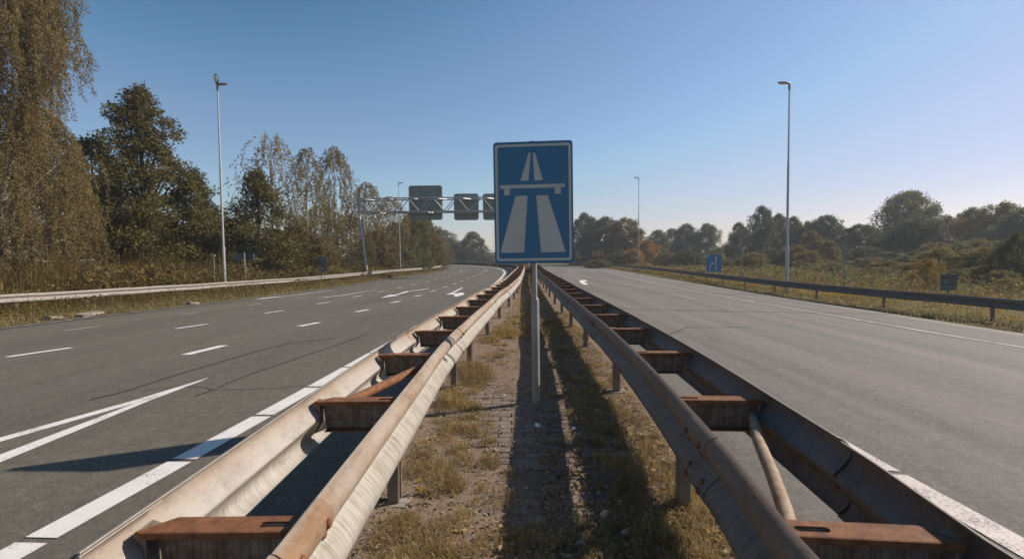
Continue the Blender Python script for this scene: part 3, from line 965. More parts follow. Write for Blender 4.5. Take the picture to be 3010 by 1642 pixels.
# rolled rim on the back
ring_prism(bm, rrect(SW, SH, .035, n=6), rrect(SW - .02, SH - .02, .028, n=6), .0225, .040)
plate = bm_obj("sign_plate", bm, M['blue'], sign, s_loc, s_rot)
def on_plate(name, polys, mat, y=-.0022, parent=None):
    bm = bmesh.new()
    for p in polys:
        prism(bm, [((u - .5) * SW, (.5 - v) * SH) for u, v in p], y, -.0002)
    return bm_obj(name, bm, mat, parent or plate, s_loc, s_rot)
bm = bmesh.new()
ring_prism(bm, rrect(SW - .036, SH - .050, .030, n=6), rrect(SW - .084, SH - .098, .018, n=6), -.002, -.0002)
bm_obj("sign_border", bm, M['white'], plate, s_loc, s_rot)
for p in ([(.341, .319), (.442, .319), (.475, .094), (.450, .094)], [(.519, .319), (.622, .319), (.530, .094), (.501, .094)],
          [(.276, .443), (.427, .443), (.374, .911), (.070, .911)], [(.537, .443), (.683, .443), (.900, .911), (.589, .911)]):
    on_plate("lane_symbol", [p], M['white'])
on_plate("bridge_symbol", [[(.077, .352), (.898, .352), (.898, .381), (.847, .381), (.847, .433), (.772, .433), (.772, .381), (.203, .381), (.203, .435), (.131, .435), (.131, .381), (.077, .381)]], M['white'])
bm = bmesh.new()
tube(bm, [(SX + .004, SY + .01, -.1), (SX + .002, SY + .01, 0), (SX, SY + .01, 1.06), (SX, SY + .01, 1.075)], [.040, .040, .039, .036], 20)
tube(bm, [(SX, SY + .01, 1.068), (SX - .001, SY + .01, 1.09), (SX - .002, SY + .01, 1.10), (SX - .014, SY + .01, 2.652)], [.036, .026, .0245, .0245], 20)
pole = bm_obj("pole", bm, M['pole'], sign, smooth=True, angle=40)
for zz in (1.62, 2.48):
    bm = bmesh.new()
    box(bm, (SX - .012, SY - .012, zz), (.13, .03, .035))
    bm_obj("clamp", bm, M['galv'], sign)

# ------------------------------------------------------------------ street lamps
def lamp_head_bm(L=.62):
    bm = bmesh.new()
    st = [(0, .05, .05), (.12, .095, .075), (.35, .13, .085), (.62, .14, .07), (.85, .115, .05), (1.0, .05, .028)]
    rings = []
    for f, w, hh in st:
        r = []
        for k in range(12):
            a = 2 * math.pi * k / 12
            zz = math.sin(a)
            r.append(bm.verts.new((f * L, math.cos(a) * w, (zz * hh if zz > 0 else zz * hh * .45) + .02 + .02 * f)))
        rings.append(r)
    for a, b in zip(rings, rings[1:]):
        for k in range(12):
            bm.faces.new((a[k], a[(k + 1) % 12], b[(k + 1) % 12], b[k]))
    bm.faces.new(rings[0]); bm.faces.new(rings[-1])
    return bm
def lens_bm(L=.62):
    bm = bmesh.new()
    pts = [(L * .58 + L * .30 * math.cos(2 * math.pi * k / 16), .095 * math.sin(2 * math.pi * k / 16)) for k in range(16)]
    prism(bm, pts, -.028, -.004, 'xy')
    return bm

def street_lamp(x, y, top, label, heads, base=None):
    zb = float(ground_z(x, y)) if base is None else base
    root = thing("street_lamp", (x, y, zb), label, "street lamp", "tall street lamps along the road")
    H = top - zb
    bm = bmesh.new()
    b = .095
    tube(bm, [(x, y, zb - .2), (x, y, zb + .22 * H), (x, y, zb + .225 * H), (x, y, zb + .235 * H), (x, y, zb + .62 * H), (x, y, zb + .63 * H), (x, y, zb + H)],
         [b, b * .98, b * .9, b * .72, b * .62, b * .5, b * .36], 12)
    bm_obj("pole", bm, M['galv'], root, smooth=True, angle=40)
    bm = bmesh.new()
    tube(bm, [(x, y, top - .35), (x, y, top - .33), (x, y, top - .02), (x, y, top + .03)], [.045, .058, .058, .03], 12)
    bm_obj("collar", bm, M['lampg'], root, smooth=True, angle=40)
    for rot, tilt in heads:
        e = Euler((0, -math.radians(tilt), math.radians(rot)), 'XYZ')
        hd = bm_obj("lamp_head", lamp_head_bm(), M['lampg'], root, (x, y, top - .02), e, True, 50)
        bm_obj("lens", lens_bm(), M['lens'], hd, (x, y, top - .02), e, True, 40)
    return root
street_lamp(-17.15, 29.6, 11.76, "two headed lamp on a tall thin pole behind the left guardrail, one head tilted up", [(-4, 3), (-95, 72)])
street_lamp(14.95, 27, 10.62, "tall lamp with one head pointing left behind the dark right guardrail", [(178, 4)])
street_lamp(17.35, 68, 12.1, "distant slim lamp between the orange bush and the sign lettering on the right verge", [(178, 2)])
street_lamp(-14.83, 66, 11.42, "lamp rising just left of the biggest panel on the gantry", [(5, 4)])
street_lamp(-16.71, 90, 10.3, "lamp whose top is hidden behind the biggest gantry panel", [(5, 4)])
street_lamp(-6.35, 170, 12.0, "faint far lamp just left of the blue motorway sign", [(178, 3)])

# ------------------------------------------------------------------ gantry over the left carriageway
gan = thing("sign_gantry", (-8, 55.5, -.6), "white lattice gantry spanning the left carriageway", "gantry")
GK = 1.2
GXL, GXR, GY0, GY1 = -14.1 * GK, 1.75 * GK, 54.9, 56.6
ZT, ZB = 1.5 + 5.52 * GK, 1.5 + 4.28 * GK
for nm, y, z, r in (("chord", GY0, ZT, .075), ("chord", GY1, ZT - .02, .075), ("chord", GY0, ZB, .075), ("chord", GY1, ZB, .075)):
    bm = bmesh.new()
    tube(bm, [(GXL, y, z), (GXR, y, z)], r, 10)
    bm_obj(nm, bm, M['galv'], gan, smooth=True, angle=40)
nb = 7
dx = (GXR - GXL) / nb
for y in (GY0, GY1):
    for i in range(nb):
        x0 = GXL + i * dx
        for a, b in (((x0 + .15, y, ZT), (x0 + dx / 2, y, ZB)), ((x0 + dx / 2, y, ZB), (x0 + dx - .15, y, ZT))):
            bm = bmesh.new()
            tube(bm, [a, b], .05, 8)
            bm_obj("diagonal", bm, M['galv'], gan, smooth=True, angle=40)
for i in range(nb):
    x0 = GXL + i * dx
    for z, a, b in ((ZT, x0 + .1, x0 + dx * .55), (ZB, x0 + dx * .5, x0 + dx)):
        bm = bmesh.new()
        tube(bm, [(a, GY0, z), (b, GY1, z)], .045, 8)
        bm_obj("diagonal", bm, M['galv'], gan, smooth=True, angle=40)
bm = bmesh.new()
prism(bm, [(GXL - .12, ZT + .1), (GXL + .55, ZT - .05), (GXL + .35, ZB - .05), (GXL + .12, ZB - .05)], GY0 - .16, GY0 - .10)
bm_obj("end_plate", bm, M['galv'], gan)
bm = bmesh.new()
prism(bm, [(GXL - .12, ZT + .1), (GXL + .55, ZT - .05), (GXL + .35, ZB - .05), (GXL + .12, ZB - .05)], GY1 + .10, GY1 + .16)
bm_obj("end_plate", bm, M['galv'], gan)
for (a, b) in (((GXL + .15, GY0, ZB + .1), (-15.75, 54.2, -.75)), ((GXR - .1, GY0, ZB + .1), (GXR - .3, 54.0, -.1)), ((GXR - .1, GY1, ZB + .1), (GXR - .3, 57.5, -.1))):
    bm = bmesh.new()
    tube(bm, [a, b], .13, 10)
    bm_obj("leg", bm, M['galv'], gan, smooth=True, angle=40)

def direction_panel(x0, x1, z0, z1, label, nrib):
    xc, w, h = (x0 + x1) / 2, x1 - x0, z1 - z0
    r = thing("overhead_sign", (xc, 56.85, z0), label, "sign panel", "panels hung on the gantry, seen from behind")
    bm = bmesh.new()
    prism(bm, rrect(w, h, .28, xc, (z0 + z1) / 2, 5), 56.87, 56.95)
    pl = bm_obj("panel", bm, M['panel'], r)
    for i in range(nrib):
        bm = bmesh.new()
        box(bm, (x0 + w * (i + .5) / nrib, 56.82, (z0 + z1) / 2), (.07, .09, h - .02))
        bm_obj("rib", bm, M['galv_d'], r)
    for i, f in enumerate((.18, .36, .62, .82)):
        bm = bmesh.new()
        box(bm, (xc, 56.85, z0 + h * f), (w - .12, .036, .05))
        bm_obj("crossbar", bm, M['galv_d'], r)
k = 56.9 / 46.0
direction_panel(-9.42 * k, -6.33 * k, 1.5 + (5.01 - 1.5) * k, 1.5 + (8.17 - 1.5) * k, "largest grey panel back hung at the left of the gantry", 4)
direction_panel(-5.28 * k, -3.0 * k, 1.5 + (4.96 - 1.5) * k, 1.5 + (7.39 - 1.5) * k, "smaller grey panel back between the largest panel and the blue sign", 3)
direction_panel(-2.61 * k, -.33 * k, 1.5 + (4.95 - 1.5) * k, 1.5 + (7.37 - 1.5) * k, "grey panel back half hidden by the blue motorway sign", 3)

# ------------------------------------------------------------------ small signs
# pair of boards on one post, seen from behind
r = thing("direction_sign", (-14.98, 28, float(ground_z(-14.98, 28))), "two small dark boards in a V on a white post right of the left lamp", "road sign")
KA = 33.0 / 30.2
zb = float(ground_z(-17.7, 33))
r.location = (-16.2 * KA, 33.0, zb)
bm = bmesh.new(); tube(bm, [(-16.2 * KA, 33.0, zb - .1), (-16.24 * KA, 33.0, 2.02)], .038, 10)
bm_obj("post", bm, M['galv'], r, smooth=True, angle=40)
for s_, cx, zc, w in ((-1, -16.56, 1.66, .62), (1, -15.83, 1.71, .72)):
    bm = bmesh.new()
    box(bm, (0, 0, 0), (w, .03, .40)); box(bm, (0, -.02, .12), (w * .95, .02, .03)); box(bm, (0, -.02, -.12), (w * .95, .02, .03))
    if s_ > 0: box(bm, (w / 2 - .012, -.015, 0), (.024, .05, .41))
    bm_obj("board", bm, M['grey_back'], r, (cx * KA, 32.96 - (.12 if s_ > 0 else -.08), 1.5 + (zc - 1.5) * KA), (0, math.radians(-1.5 * s_), math.radians(-18 * s_)))
# upright board, seen from behind
r = thing("information_sign", (-13.8, 36, -.6), "upright dark board seen from behind above the left guardrail", "road sign")
zb = float(ground_z(-16.6, 42.5))
xs_, ys_ = -16.2, 42.4
r.location = (xs_, ys_, zb)
bm = bmesh.new(); prism(bm, rrect(.80, 1.26, .05, 0, 0), -.015, .015)
bm_obj("board", bm, M['grey_back'], r, (xs_, ys_, 1.08), (0, math.radians(1), math.radians(8)))
for q in (-.02,):
    bm = bmesh.new(); tube(bm, [(xs_ + q, ys_ - .06, zb - .1), (xs_ + q, ys_ - .06, 1.60)], .03, 8)
    bm_obj("post", bm, M['grey_back'], r, smooth=True, angle=40)
# blue lane sign
bx, by = 15.05, 37.0
k = 37. / 36.
zb = float(ground_z(bx, by))
r = thing("lane_sign", (bx, by, zb), "small blue sign with a merging and a straight white arrow behind the right guardrail", "road sign")
bw, bh, bz = 1.13, 1.28, .90
bm = bmesh.new(); prism(bm, rrect(bw, bh, .10, 0, 0), 0, .02)
pl = bm_obj("board", bm, M['lane_blue'], r, (bx, by, bz), (0, math.radians(-.8), 0))
bm = bmesh.new(); ring_prism(bm, rrect(bw - .01, bh - .01, .095), rrect(bw - .06, bh - .06, .07), -.004, -.0005)
bm_obj("sign_border", bm, M['letters_pale'], pl, (bx, by, bz), (0, math.radians(-.8), 0))
def arrow(polys, nm):
    bm = bmesh.new()
    for p in polys: prism(bm, [((a - .5) * bw, (.5 - b) * bh) for a, b in p], -.006, -.0005)
    bm_obj(nm, bm, M['white'], pl, (bx, by, bz), (0, math.radians(-.8), 0))
arrow([[(.585, .92), (.665, .92), (.665, .24), (.74, .24), (.625, .10), (.51, .24), (.585, .24)]], "straight_arrow")
arrow([[(.20, .92), (.28, .92), (.28, .68), (.40, .55), (.47, .62), (.50, .44), (.30, .44), (.36, .50), (.20, .65)]], "merging_arrow")
bm = bmesh.new(); prism(bm, [(-.5 * bw + .04, .5 * bh - .17), (-.5 * bw + .19, .5 * bh - .17), (-.5 * bw + .19, .5 * bh - .02), (-.5 * bw + .04, .5 * bh - .02)], -.008, -.0005)
bm_obj("reflector", bm, M['white'], pl, (bx, by, bz), (0, 0, 0))
bm = bmesh.new(); tube(bm, [(bx, by + .05, zb - .1), (bx, by + .05, bz + .5)], .03, 10)
bm_obj("post", bm, M['galv'], r, smooth=True, angle=40)
# hectometre plate
hx, hy = 17.62, 20.0
zb = float(ground_z(hx, hy))
r = thing("distance_plate", (hx, hy, zb), "small dark green distance plate reading 17.6 with an orange tag on a short post", "road sign")
hz = .31
bm = bmesh.new(); box(bm, (0, 0, .21), (.68, .05, .24))
bm_obj("upper_plate", bm, M['plate_dark'], r, (hx, hy, hz))
bm = bmesh.new(); box(bm, (0, 0, -.125), (.66, .04, .42))
lp = bm_obj("lower_plate", bm, M['plate_green'], r, (hx, hy, hz))
bm = bmesh.new()
for sx, sz, w, h in ((0, .08, .64, .012), (0, -.33, .64, .012)): box(bm, (sx, -.0225, sz), (w, .004, h))
for sx in (-.318, .318): box(bm, (sx, -.0225, -.125), (.012, .004, .40))
bm_obj("plate_border", bm, M['letters_pale'], lp, (hx, hy, hz))
def text_obj(name, body, size, mat, parent, loc, rot, extrude=.002):
    cu = bpy.data.curves.new(name, 'FONT')
    cu.body = body; cu.size = size; cu.extrude = extrude; cu.align_x = 'CENTER'; cu.resolution_u = 3
    to = bpy.data.objects.new("tmp_text", cu)
    COL.objects.link(to)
    dg = bpy.context.evaluated_depsgraph_get(); dg.update()
    me = bpy.data.meshes.new_from_object(to.evaluated_get(dg))
    bpy.data.objects.remove(to); bpy.data.curves.remove(cu)
    me.materials.clear()
    me.materials.append(mat)
    return obj(name, me, mat, parent, loc, rot)
text_obj("lettering", "17.6", .23, M['letters_pale'], lp, (hx - .10, hy - .023, hz - .29), (math.radians(90), 0, 0))
text_obj("lettering", "Re", .15, M['letters_pale'], lp, (hx - .12, hy - .023, hz - .06), (math.radians(90), 0, 0))
bm = bmesh.new(); box(bm, (.235, -.023, -.25), (.15, .006, .15))
bm_obj("orange_tag", bm, M['orange'], lp, (hx, hy, hz))
bm = bmesh.new(); tube(bm, [(hx + .02, hy + .05, zb - .1), (hx + .02, hy + .05, hz + .3)], .04, 10)
bm_obj("post", bm, M['galv_d'], r, smooth=True, angle=40)
# T-topped posts in the right verge
for px, py, tp, lab in ((18.5, 40, 2.35, "short T topped mast right of the blue lane sign"), (21.42, 32, 2.98, "taller T topped mast right of the tall right lamp")):
    zb = float(ground_z(px, py))
    r = thing("signal_mast", (px, py, zb), lab, "mast", "T topped masts in the right verge")
    bm = bmesh.new(); tube(bm, [(px, py, zb - .1), (px, py, zb + .8), (px, py, zb + .84), (px, py, tp)], [.062, .062, .046, .04], 10)
    bm_obj("pole", bm, M['galv_d'], r, smooth=True, angle=40)
    bm = bmesh.new(); box(bm, (px - .05, py, tp + .03), (.62, .12, .08)); box(bm, (px + .1, py, tp + .09), (.26, .1, .06))
    bm_obj("head", bm, M['lampg'], r)
for px, py, tp, lab in ((18.42, 50, 1.6, "thin pale stake in the weeds left of the blue lane sign"), (15.9, 62, 1.35, "short pale stake in the bushes right of the orange bush")):
    zb = float(ground_z(px, py))
    r = thing("marker_stake", (px, py, zb), lab, "stake", "marker stakes in the right verge")
    bm = bmesh.new(); tube(bm, [(px, py, zb - .1), (px, py, tp)], .045, 8)
    bm_obj("shaft", bm, M['concrete'], r, smooth=True, angle=40)
    bm = bmesh.new(); tube(bm, [(px, py, tp - .02), (px, py, tp + .10)], [.055, .03], 8)
    bm_obj("cap", bm, M['galv_d'], r)
for px, py, tp, lab in ((-18.1, 30.2, 1.75, "thin pale stake in the weeds left of the tallest left lamp pole's foot"), (24.2, 42.5, .78, "short stake with a pale top in the scrub right of the tall right lamp")):
    zb = float(ground_z(px, py))
    r = thing("marker_stake", (px, py, zb), lab, "stake", "marker stakes in the verges")
    bm = bmesh.new(); tube(bm, [(px, py, zb - .1), (px, py, tp)], .028, 8)
    bm_obj("shaft", bm, M['concrete'], r, smooth=True, angle=40)
    bm = bmesh.new(); box(bm, (px, py - .01, tp + .05), (.20, .05, .11))
    bm_obj("cap", bm, M['white'], r)
# flat concrete pieces along the left road edge
for i, (px, py, sx, sy, lab) in enumerate(((-14.45, 16.9, .85, .36, "pale concrete slab lying in the grass at the left road edge"), (-14.5, 15.7, .5, .28, "smaller concrete piece nearer the left frame edge by the road"), (-13.95, 21.6, .4, .3, "pale stone at the left road edge below the left lamp"))):
    bm = bmesh.new()
    box(bm, (0, 0, 0), (sx, sy, .10))
    bmesh.ops.bevel(bm, geom=bm.edges[:], offset=.02, segments=1, affect='EDGES')
    for v in bm.verts: v.co += Vector((random.gauss(0, .02), random.gauss(0, .02), random.gauss(0, .008)))
    o = bm_obj("concrete_slab", bm, M['slab'], None, (px, py, float(ground_z(px, py)) + .05), (random.gauss(0, .05), random.gauss(0, .05), 1.45 + random.gauss(0, .2)))
    tag(o, lab, "slab", "concrete pieces at the left road edge")
# PARK letters
px0, py0 = 17.35, 100.0
zb = float(ground_z(px0, py0))
r = thing("letter_sign", (px0, py0, zb), "free standing orange letters reading PARK in front of dark trees", "sign")
for i, ch in enumerate("PARK"):
    lo = text_obj("letter", ch, 1.62, M['park'], r, (px0 - .98 + .66 * i, py0, 1.42 + .04 * (i % 2)), (math.radians(90), 0, 0), .06)
    lo.scale = (.62, 1.15, 1)
    bm = bmesh.new(); tube(bm, [(px0 - .98 + .66 * i, py0 + .1, zb), (px0 - .98 + .66 * i, py0 + .1, 1.7)], .04, 6)
    bm_obj("leg", bm, M['rust'], r)
# pale wall and tall mast far away between the bushes
r = thing("noise_wall", (-14, 210, -.6), "pale far wall seen between the two bushes under the gantry", "wall")
for i in range(12):
    bm = bmesh.new(); box(bm, (-46 + i * 4.0 + 2, 215, .9), (3.85, .3, 3.0))
    bm_obj("wall_panel", bm, M['wallw'], r)
    bm = bmesh.new(); box(bm, (-46 + i * 4.0, 214.9, 1.0), (.16, .5, 3.3))
    bm_obj("post", bm, M['galv_d'], r)
r = thing("signal_mast", (-8.6, 150, -.2), "faint far mast with hanging boxes beside the blue sign edge", "mast", "T topped masts in the right verge")
bm = bmesh.new(); tube(bm, [(-8.7, 165, -.6), (-8.7, 165, 4.2)], .12, 8); tube(bm, [(-10.6, 165, 3.9), (-6.2, 165, 3.9)], .07, 8)
bm_obj("pole", bm, M['galv_d'], r)
for q in (-9.9, -9.1):
    bm = bmesh.new(); box(bm, (q, 164.9, 3.5), (.45, .3, .9))
    bm_obj("signal_box", bm, M['plate_dark'], r)
# white chevron plate far left
r = thing("chevron_plate", (-15.3, 86, -.5), "small white slanted plate far off by the curve below the gantry", "road sign")
zb = float(ground_z(-15.2, 86))
bm = bmesh.new(); box(bm, (0, 0, 0), (1.1, .03, .42))
bm_obj("board", bm, M['white'], r, (-15.5, 86, 2.3), (0, math.radians(52), math.radians(8)))
bm = bmesh.new(); tube(bm, [(-15.2, 86.1, zb), (-15.2, 86.1, 2.3)], .05, 8)
bm_obj("post", bm, M['galv'], r)

# ------------------------------------------------------------------ foliage builders
def unit(v):
    return v / np.maximum(np.linalg.norm(v, axis=-1, keepdims=True), 1e-9)

def leaf_quads(c, d, l, w, rng):
    """rhombic leaves at c, along d"""
    n = len(c)
    d = unit(d)
    r = unit(rng.normal(size=(n, 3)))
    s = unit(np.cross(d, r))
    nn = np.cross(d, s)
    l, w = np.broadcast_to(l, (n,))[:, None], np.broadcast_to(w, (n,))[:, None]
    v = np.stack([c - d * l / 2, c + s * w / 2 + nn * w * .12, c + d * l / 2, c - s * w / 2 + nn * w * .12], 1)
    return v.reshape(-1, 3)

def leaf_mesh(name, quads):
    v = np.concatenate(quads) if isinstance(quads, list) else quads
    return np_mesh(name, v, np.arange(len(v)), 4)

def blades_mesh(name, base, hgt, lean, width, rng, curve=.35):
    """grass blades as bent two-segment strips (quad + tip triangle written as quads)"""
    n = len(base)
    a = rng.uniform(0, 2 * np.pi, n)
    side = np.stack([np.cos(a), np.sin(a), np.zeros(n)], 1)
    b = a + np.pi / 2 + rng.normal(0, .5, n)
    out = np.stack([np.cos(b), np.sin(b), np.zeros(n)], 1) * (lean * hgt)[:, None]
    up = np.array([0, 0, 1.])
    m = base + out * curve + up * (hgt * .6)[:, None]
    t = base + out + up * (hgt * (1 - .3 * lean))[:, None]
    w = side * (width / 2)[:, None]
    v = np.stack([base - w, base + w, m + w * .8, m - w * .8, t + w * .12, t - w * .12], 1).reshape(-1, 3)
    i = np.arange(n)[:, None] * 6
    f = np.concatenate([i + np.array([[0, 1, 2, 3]]), i + np.array([[3, 2, 4, 5]])], 1).reshape(-1)
    return np_mesh(name, v, f, 4)

def trunk_bm(H, r, limbs, rng, lean=(0, 0), top=.92):
    bm = bmesh.new()
    n = 7
    px = [lean[0] * (i / n) + rng.normal(0, .02 * H / 10) for i in range(n + 1)]
    py = [lean[1] * (i / n) + rng.normal(0, .02 * H / 10) for i in range(n + 1)]
    pts = [(px[i], py[i], -.2 + (H * top + .2) * i / n) for i in range(n + 1)]
    tube(bm, pts, [r * (1 - .88 * (i / n)) for i in range(n + 1)], 8)
    for (tx, ty, tz, f) in limbs:
        q = min(n - 1, max(1, int(f * n)))
        a = Vector(pts[q])
        b = Vector((tx, ty, tz))
        mid = a.lerp(b, .5) + Vector((0, 0, -.05 * (b - a).length))
        rr = r * (1 - .88 * q / n) * .55
        tube(bm, [a, mid, b], [rr, rr * .6, rr * .2], 6, False)
    return bm

def clump_crown(H, R, prof, ncl, nleaf, ls, rng, h0=.12, flat_=.7, crad=.17, lobes=None):
    """crown of leaf clumps inside an envelope; prof = [(height fraction, radius fraction)]"""
    pr = np.array(prof, float)
    Q, ends = [], []
    hs = h0 + (1 - h0) * (np.arange(ncl) + rng.uniform(0, 1, ncl)) / ncl
    rr_prof = np.interp(hs, pr[:, 0], pr[:, 1])
    for i in range(ncl):
        a = rng.uniform(0, 2 * np.pi)
        rad = R * rr_prof[i] * np.sqrt(rng.uniform(.08, 1.0)) * (1 + .28 * float(hnoise(a * 1.1 + 5, hs[i] * 5, ncl)))
        ends.append((rad * np.cos(a), rad * np.sin(a), hs[i] * H, hs[i]))
    per = int(nleaf / ncl)
    for (x, y, z, h) in ends:
        cr = R * crad * rng.uniform(.6, 1.5) * (.55 + .45 * np.interp(h, pr[:, 0], pr[:, 1]))
        k = int(per * (cr / (R * crad)) ** 2) + 5
        p = rng.normal(size=(k, 3))
        p = unit(p) * (rng.uniform(0, 1, (k, 1)) ** .45)
        p *= np.array([cr, cr, cr * flat_]) * 1.25
        p += rng.normal(size=(k, 3)) * cr * .16
        c = p + np.array([x, y, z])
        d = p * .7 + rng.normal(size=(k, 3)) * cr + np.array([0, 0, -.35 * cr])
        l = ls * rng.uniform(.6, 1.4, k)
        Q.append(leaf_quads(c, d, l, l * rng.uniform(.45, .75, k), rng))
    return leaf_mesh("crown", Q), ends

P_CONE = [(0, .5), (.12, .92), (.3, 1), (.45, .86), (.6, .62), (.75, .42), (.88, .26), (1, .05)]
P_ROUND = [(0, .8), (.15, .9), (.35, 1), (.6, .98), (.8, .76), (.92, .5), (1, .12)]
P_BUSH = [(0, .85), (.2, 1), (.5, .95), (.75, .75), (.92, .45), (1, .1)]
P_TALL = [(0, .8), (.15, .92), (.4, 1), (.65, .85), (.82, .6), (.95, .3), (1, .05)]

def weeping(H, R, prof, nstr, per, ls, rng, h0=.1, smin=1., smax=3., sparse=1.):
    """hanging birch strands: short arching twigs with leaves along them"""
    pr = np.array(prof, float)
    Q, limbs = [], []
    for i in range(nstr):
        h = h0 + (1 - h0) * rng.uniform(0, 1) ** .85
        a = rng.uniform(0, 2 * np.pi)
        rad = R * np.interp(h, pr[:, 0], pr[:, 1]) * np.sqrt(rng.uniform(.08, 1)) * (1 + .38 * float(hnoise(a * 1.4 + 9, h * 7, nstr)))
        x, y, z = rad * np.cos(a), rad * np.sin(a), h * H
        L = min(rng.uniform(smin, smax), z - .2)
        if L < .3: continue
        if i % 14 == 0: limbs.append((x, y, z, max(.12, h - .12)))
        k = int(per * L)
        t = rng.uniform(0, 1, k)
        ox = np.cos(a) * (.45 * np.sqrt(t)) + rng.normal(0, .06, k) + .12 * np.sin(t * 5 + i)
        oy = np.sin(a) * (.45 * np.sqrt(t)) + rng.normal(0, .06, k)
        oz = .25 * np.sin(np.minimum(t * 6, np.pi)) * .5 - L * t
        c = np.stack([x + ox, y + oy, z + oz], 1)
        d = np.stack([rng.normal(0, .6, k), rng.normal(0, .6, k), -np.ones(k)], 1)
        l = ls * rng.uniform(.6, 1.4, k)
        Q.append(leaf_quads(c, d, l, l * rng.uniform(.45, .75, k), rng))
    return leaf_mesh("crown", Q), limbs

def place_tree(name, label, x, y, crown, leaf, tr_bm, bark, group, rz=0, scale=(1, 1, 1), cat="tree"):
    z = float(ground_z(x, y))
    root = thing(name, (x, y, z), label, cat, group)
    for nm, me_or_bm, m in (("trunk", tr_bm, bark), ("crown", crown, leaf)):
        if me_or_bm is None: continue
        if isinstance(me_or_bm, bmesh.types.BMesh):
            me = bpy.data.meshes.new(nm)
            bmesh.ops.recalc_face_normals(me_or_bm, faces=me_or_bm.faces[:])
            me_or_bm.to_mesh(me); me_or_bm.free()
            me.polygons.foreach_set("use_smooth", [True] * len(me.polygons))
        else:
            me = me_or_bm
        if not me.materials: me.materials.append(m)
        o = bpy.data.objects.new(nm, me)
        o.parent = root
        COL.objects.link(o)
    root.rotation_euler = (0, 0, rz)
    root.scale = scale
    return root

GL = "trees along the left verge"
GR = "trees beyond the right verge"
rg = np.random.default_rng(5)
def pix(px, Y):            # lateral position of something at depth Y
    return (px - 1505) / 1460 * Y

# left: big weeping birch at the frame edge
Hh = 17.5
cr, lb = weeping(Hh, 3.8, [(0, .9), (.3, .98), (.42, .88), (.50, .52), (.57, .38), (.63, .55), (.70, .95), (.8, 1.06), (.9, .9), (1, .4)], 1450, 62, .085, rg, .10, 1.2, 3.6)
big_birch = place_tree("birch_tree", "huge weeping brown birch cut off by the left frame edge", pix(-8, 24.5), 24.5, cr, LEAF['birch'],
           trunk_bm(Hh, .28, lb[:60], rg, (.6, 0)), M['birch_bark'], GL)
bough, _ = weeping(16.8, 2.7, [(0, .2), (.55, .5), (.66, .9), (.8, 1.0), (.92, .85), (1, .5)], 420, 62, .085, rg, .72, 1.0, 2.2)
bo_ = obj("overhanging_bough", bough, LEAF['birch'])
bo_.parent = big_birch
bo_.location = (1.75, -.3, 0)
cr, lb = weeping(10.2, 2.3, [(0, .9), (.2, 1), (.5, .95), (.7, .72), (.88, .45), (1, .15)], 640, 60, .085, rg, .06, .8, 2.4)
place_tree("birch_tree", "lower drooping brown birch filling the right side of the huge birch", pix(140, 27), 27.2, cr, LEAF['birch'],
           trunk_bm(10.2, .16, lb[:30], rg), M['birch_bark'], GL)
# dark alders
def alder(H, R, prof, ncl, nl, ls=.20, leaf='alder', h0=.06, crad=.19):
    cr, ends = clump_crown(H, R, prof, ncl, nl, ls, rg, h0, .62, crad)
    return cr, LEAF[leaf], trunk_bm(H, .022 * H, [(e[0], e[1], e[2], max(.1, e[3] - .14)) for e in ends[::4]], rg), M['bark']
def put(name, label, px, Y, spec, group=GL, cat="tree", **kw):
    cr, lf_, tb, bk = spec
    return place_tree(name, label, pix(px, Y), Y, cr, lf_, tb, bk, group, cat=cat, **kw)
put("alder_tree", "tallest dark conical alder left of the two headed lamp", 432, 33.8, alder(13.6, 5.3, [(0, .95), (.15, 1), (.33, .92), (.5, .68), (.65, .50), (.78, .37), (.88, .24), (.95, .13), (1, .03)], 250, 52000, .18, crad=.13))
put("alder_tree", "dark alder shoulder between the huge birch and the tallest alder", 283, 32.8, alder(10.0, 3.2, P_TALL, 130, 25000, .18))
put("alder_tree", "low dark alder just left of the two headed lamp pole", 580, 37, alder(8.4, 3.5, P_CONE, 110, 20000, .19))
put("alder_tree", "bushy dark alder right of the two headed lamp", 765, 39.5, alder(9.0, 3.9, P_CONE, 130, 23000, .18))
put("alder_tree", "olive shrub alder in front of the pale birches", 870, 47, alder(5.0, 2.1, P_ROUND, 60, 8000, .20, 'brown'))
put("alder_tree", "dark bush alder filling the gap below the lamp pole", 660, 38, alder(5.2, 2.2, P_BUSH, 50, 8000, .2))
# pale birches
def birch(H, R, n, per, leaf='birchp', ls=.13, prof=None, h0=.12, smin=.5, smax=1.6):
    cr, lb = weeping(H, R * 1.12, prof or [(0, .85), (.2, 1), (.45, 1), (.65, .88), (.82, .66), (.93, .42), (1, .1)], n, int(per * 1.7), ls, rg, h0, smin, smax)
    return cr, LEAF[leaf], trunk_bm(H, .012 * H, lb[:28], rg), M['birch_bark']
put("birch_tree", "tall sparse pale birch behind the bushy dark alder", 805, 46.5, birch(13.9, 3.3, 420, 17))
put("birch_tree", "slim greyish birch left of the twin topped birch", 908, 48.5, birch(12.9, 2.2, 380, 18, 'birch'))
put("birch_tree", "twin topped drooping birch nearest the left gantry leg", 990, 60, birch(15.6, 3.1, 560, 20, 'birch', smax=2.2))
put("birch_tree", "brown birch rising behind the left end of the gantry", 1080, 64, birch(11.9, 3.1, 520, 20, 'birch', prof=P_BUSH))
put("birch_tree", "lower brown birch under the left part of the gantry", 1150, 69, birch(10.6, 3.1, 520, 20, 'birch', prof=P_BUSH))
put("birch_tree", "brown bushy birch low behind the upright dark board", 955, 52, birch(7.6, 3.0, 460, 20, 'brown', prof=P_BUSH, h0=.05))
put("birch_tree", "brown bushy birch low left of the gantry leg", 1035, 61, birch(7.6, 2.8, 420, 20, 'brown', prof=P_BUSH, h0=.05))

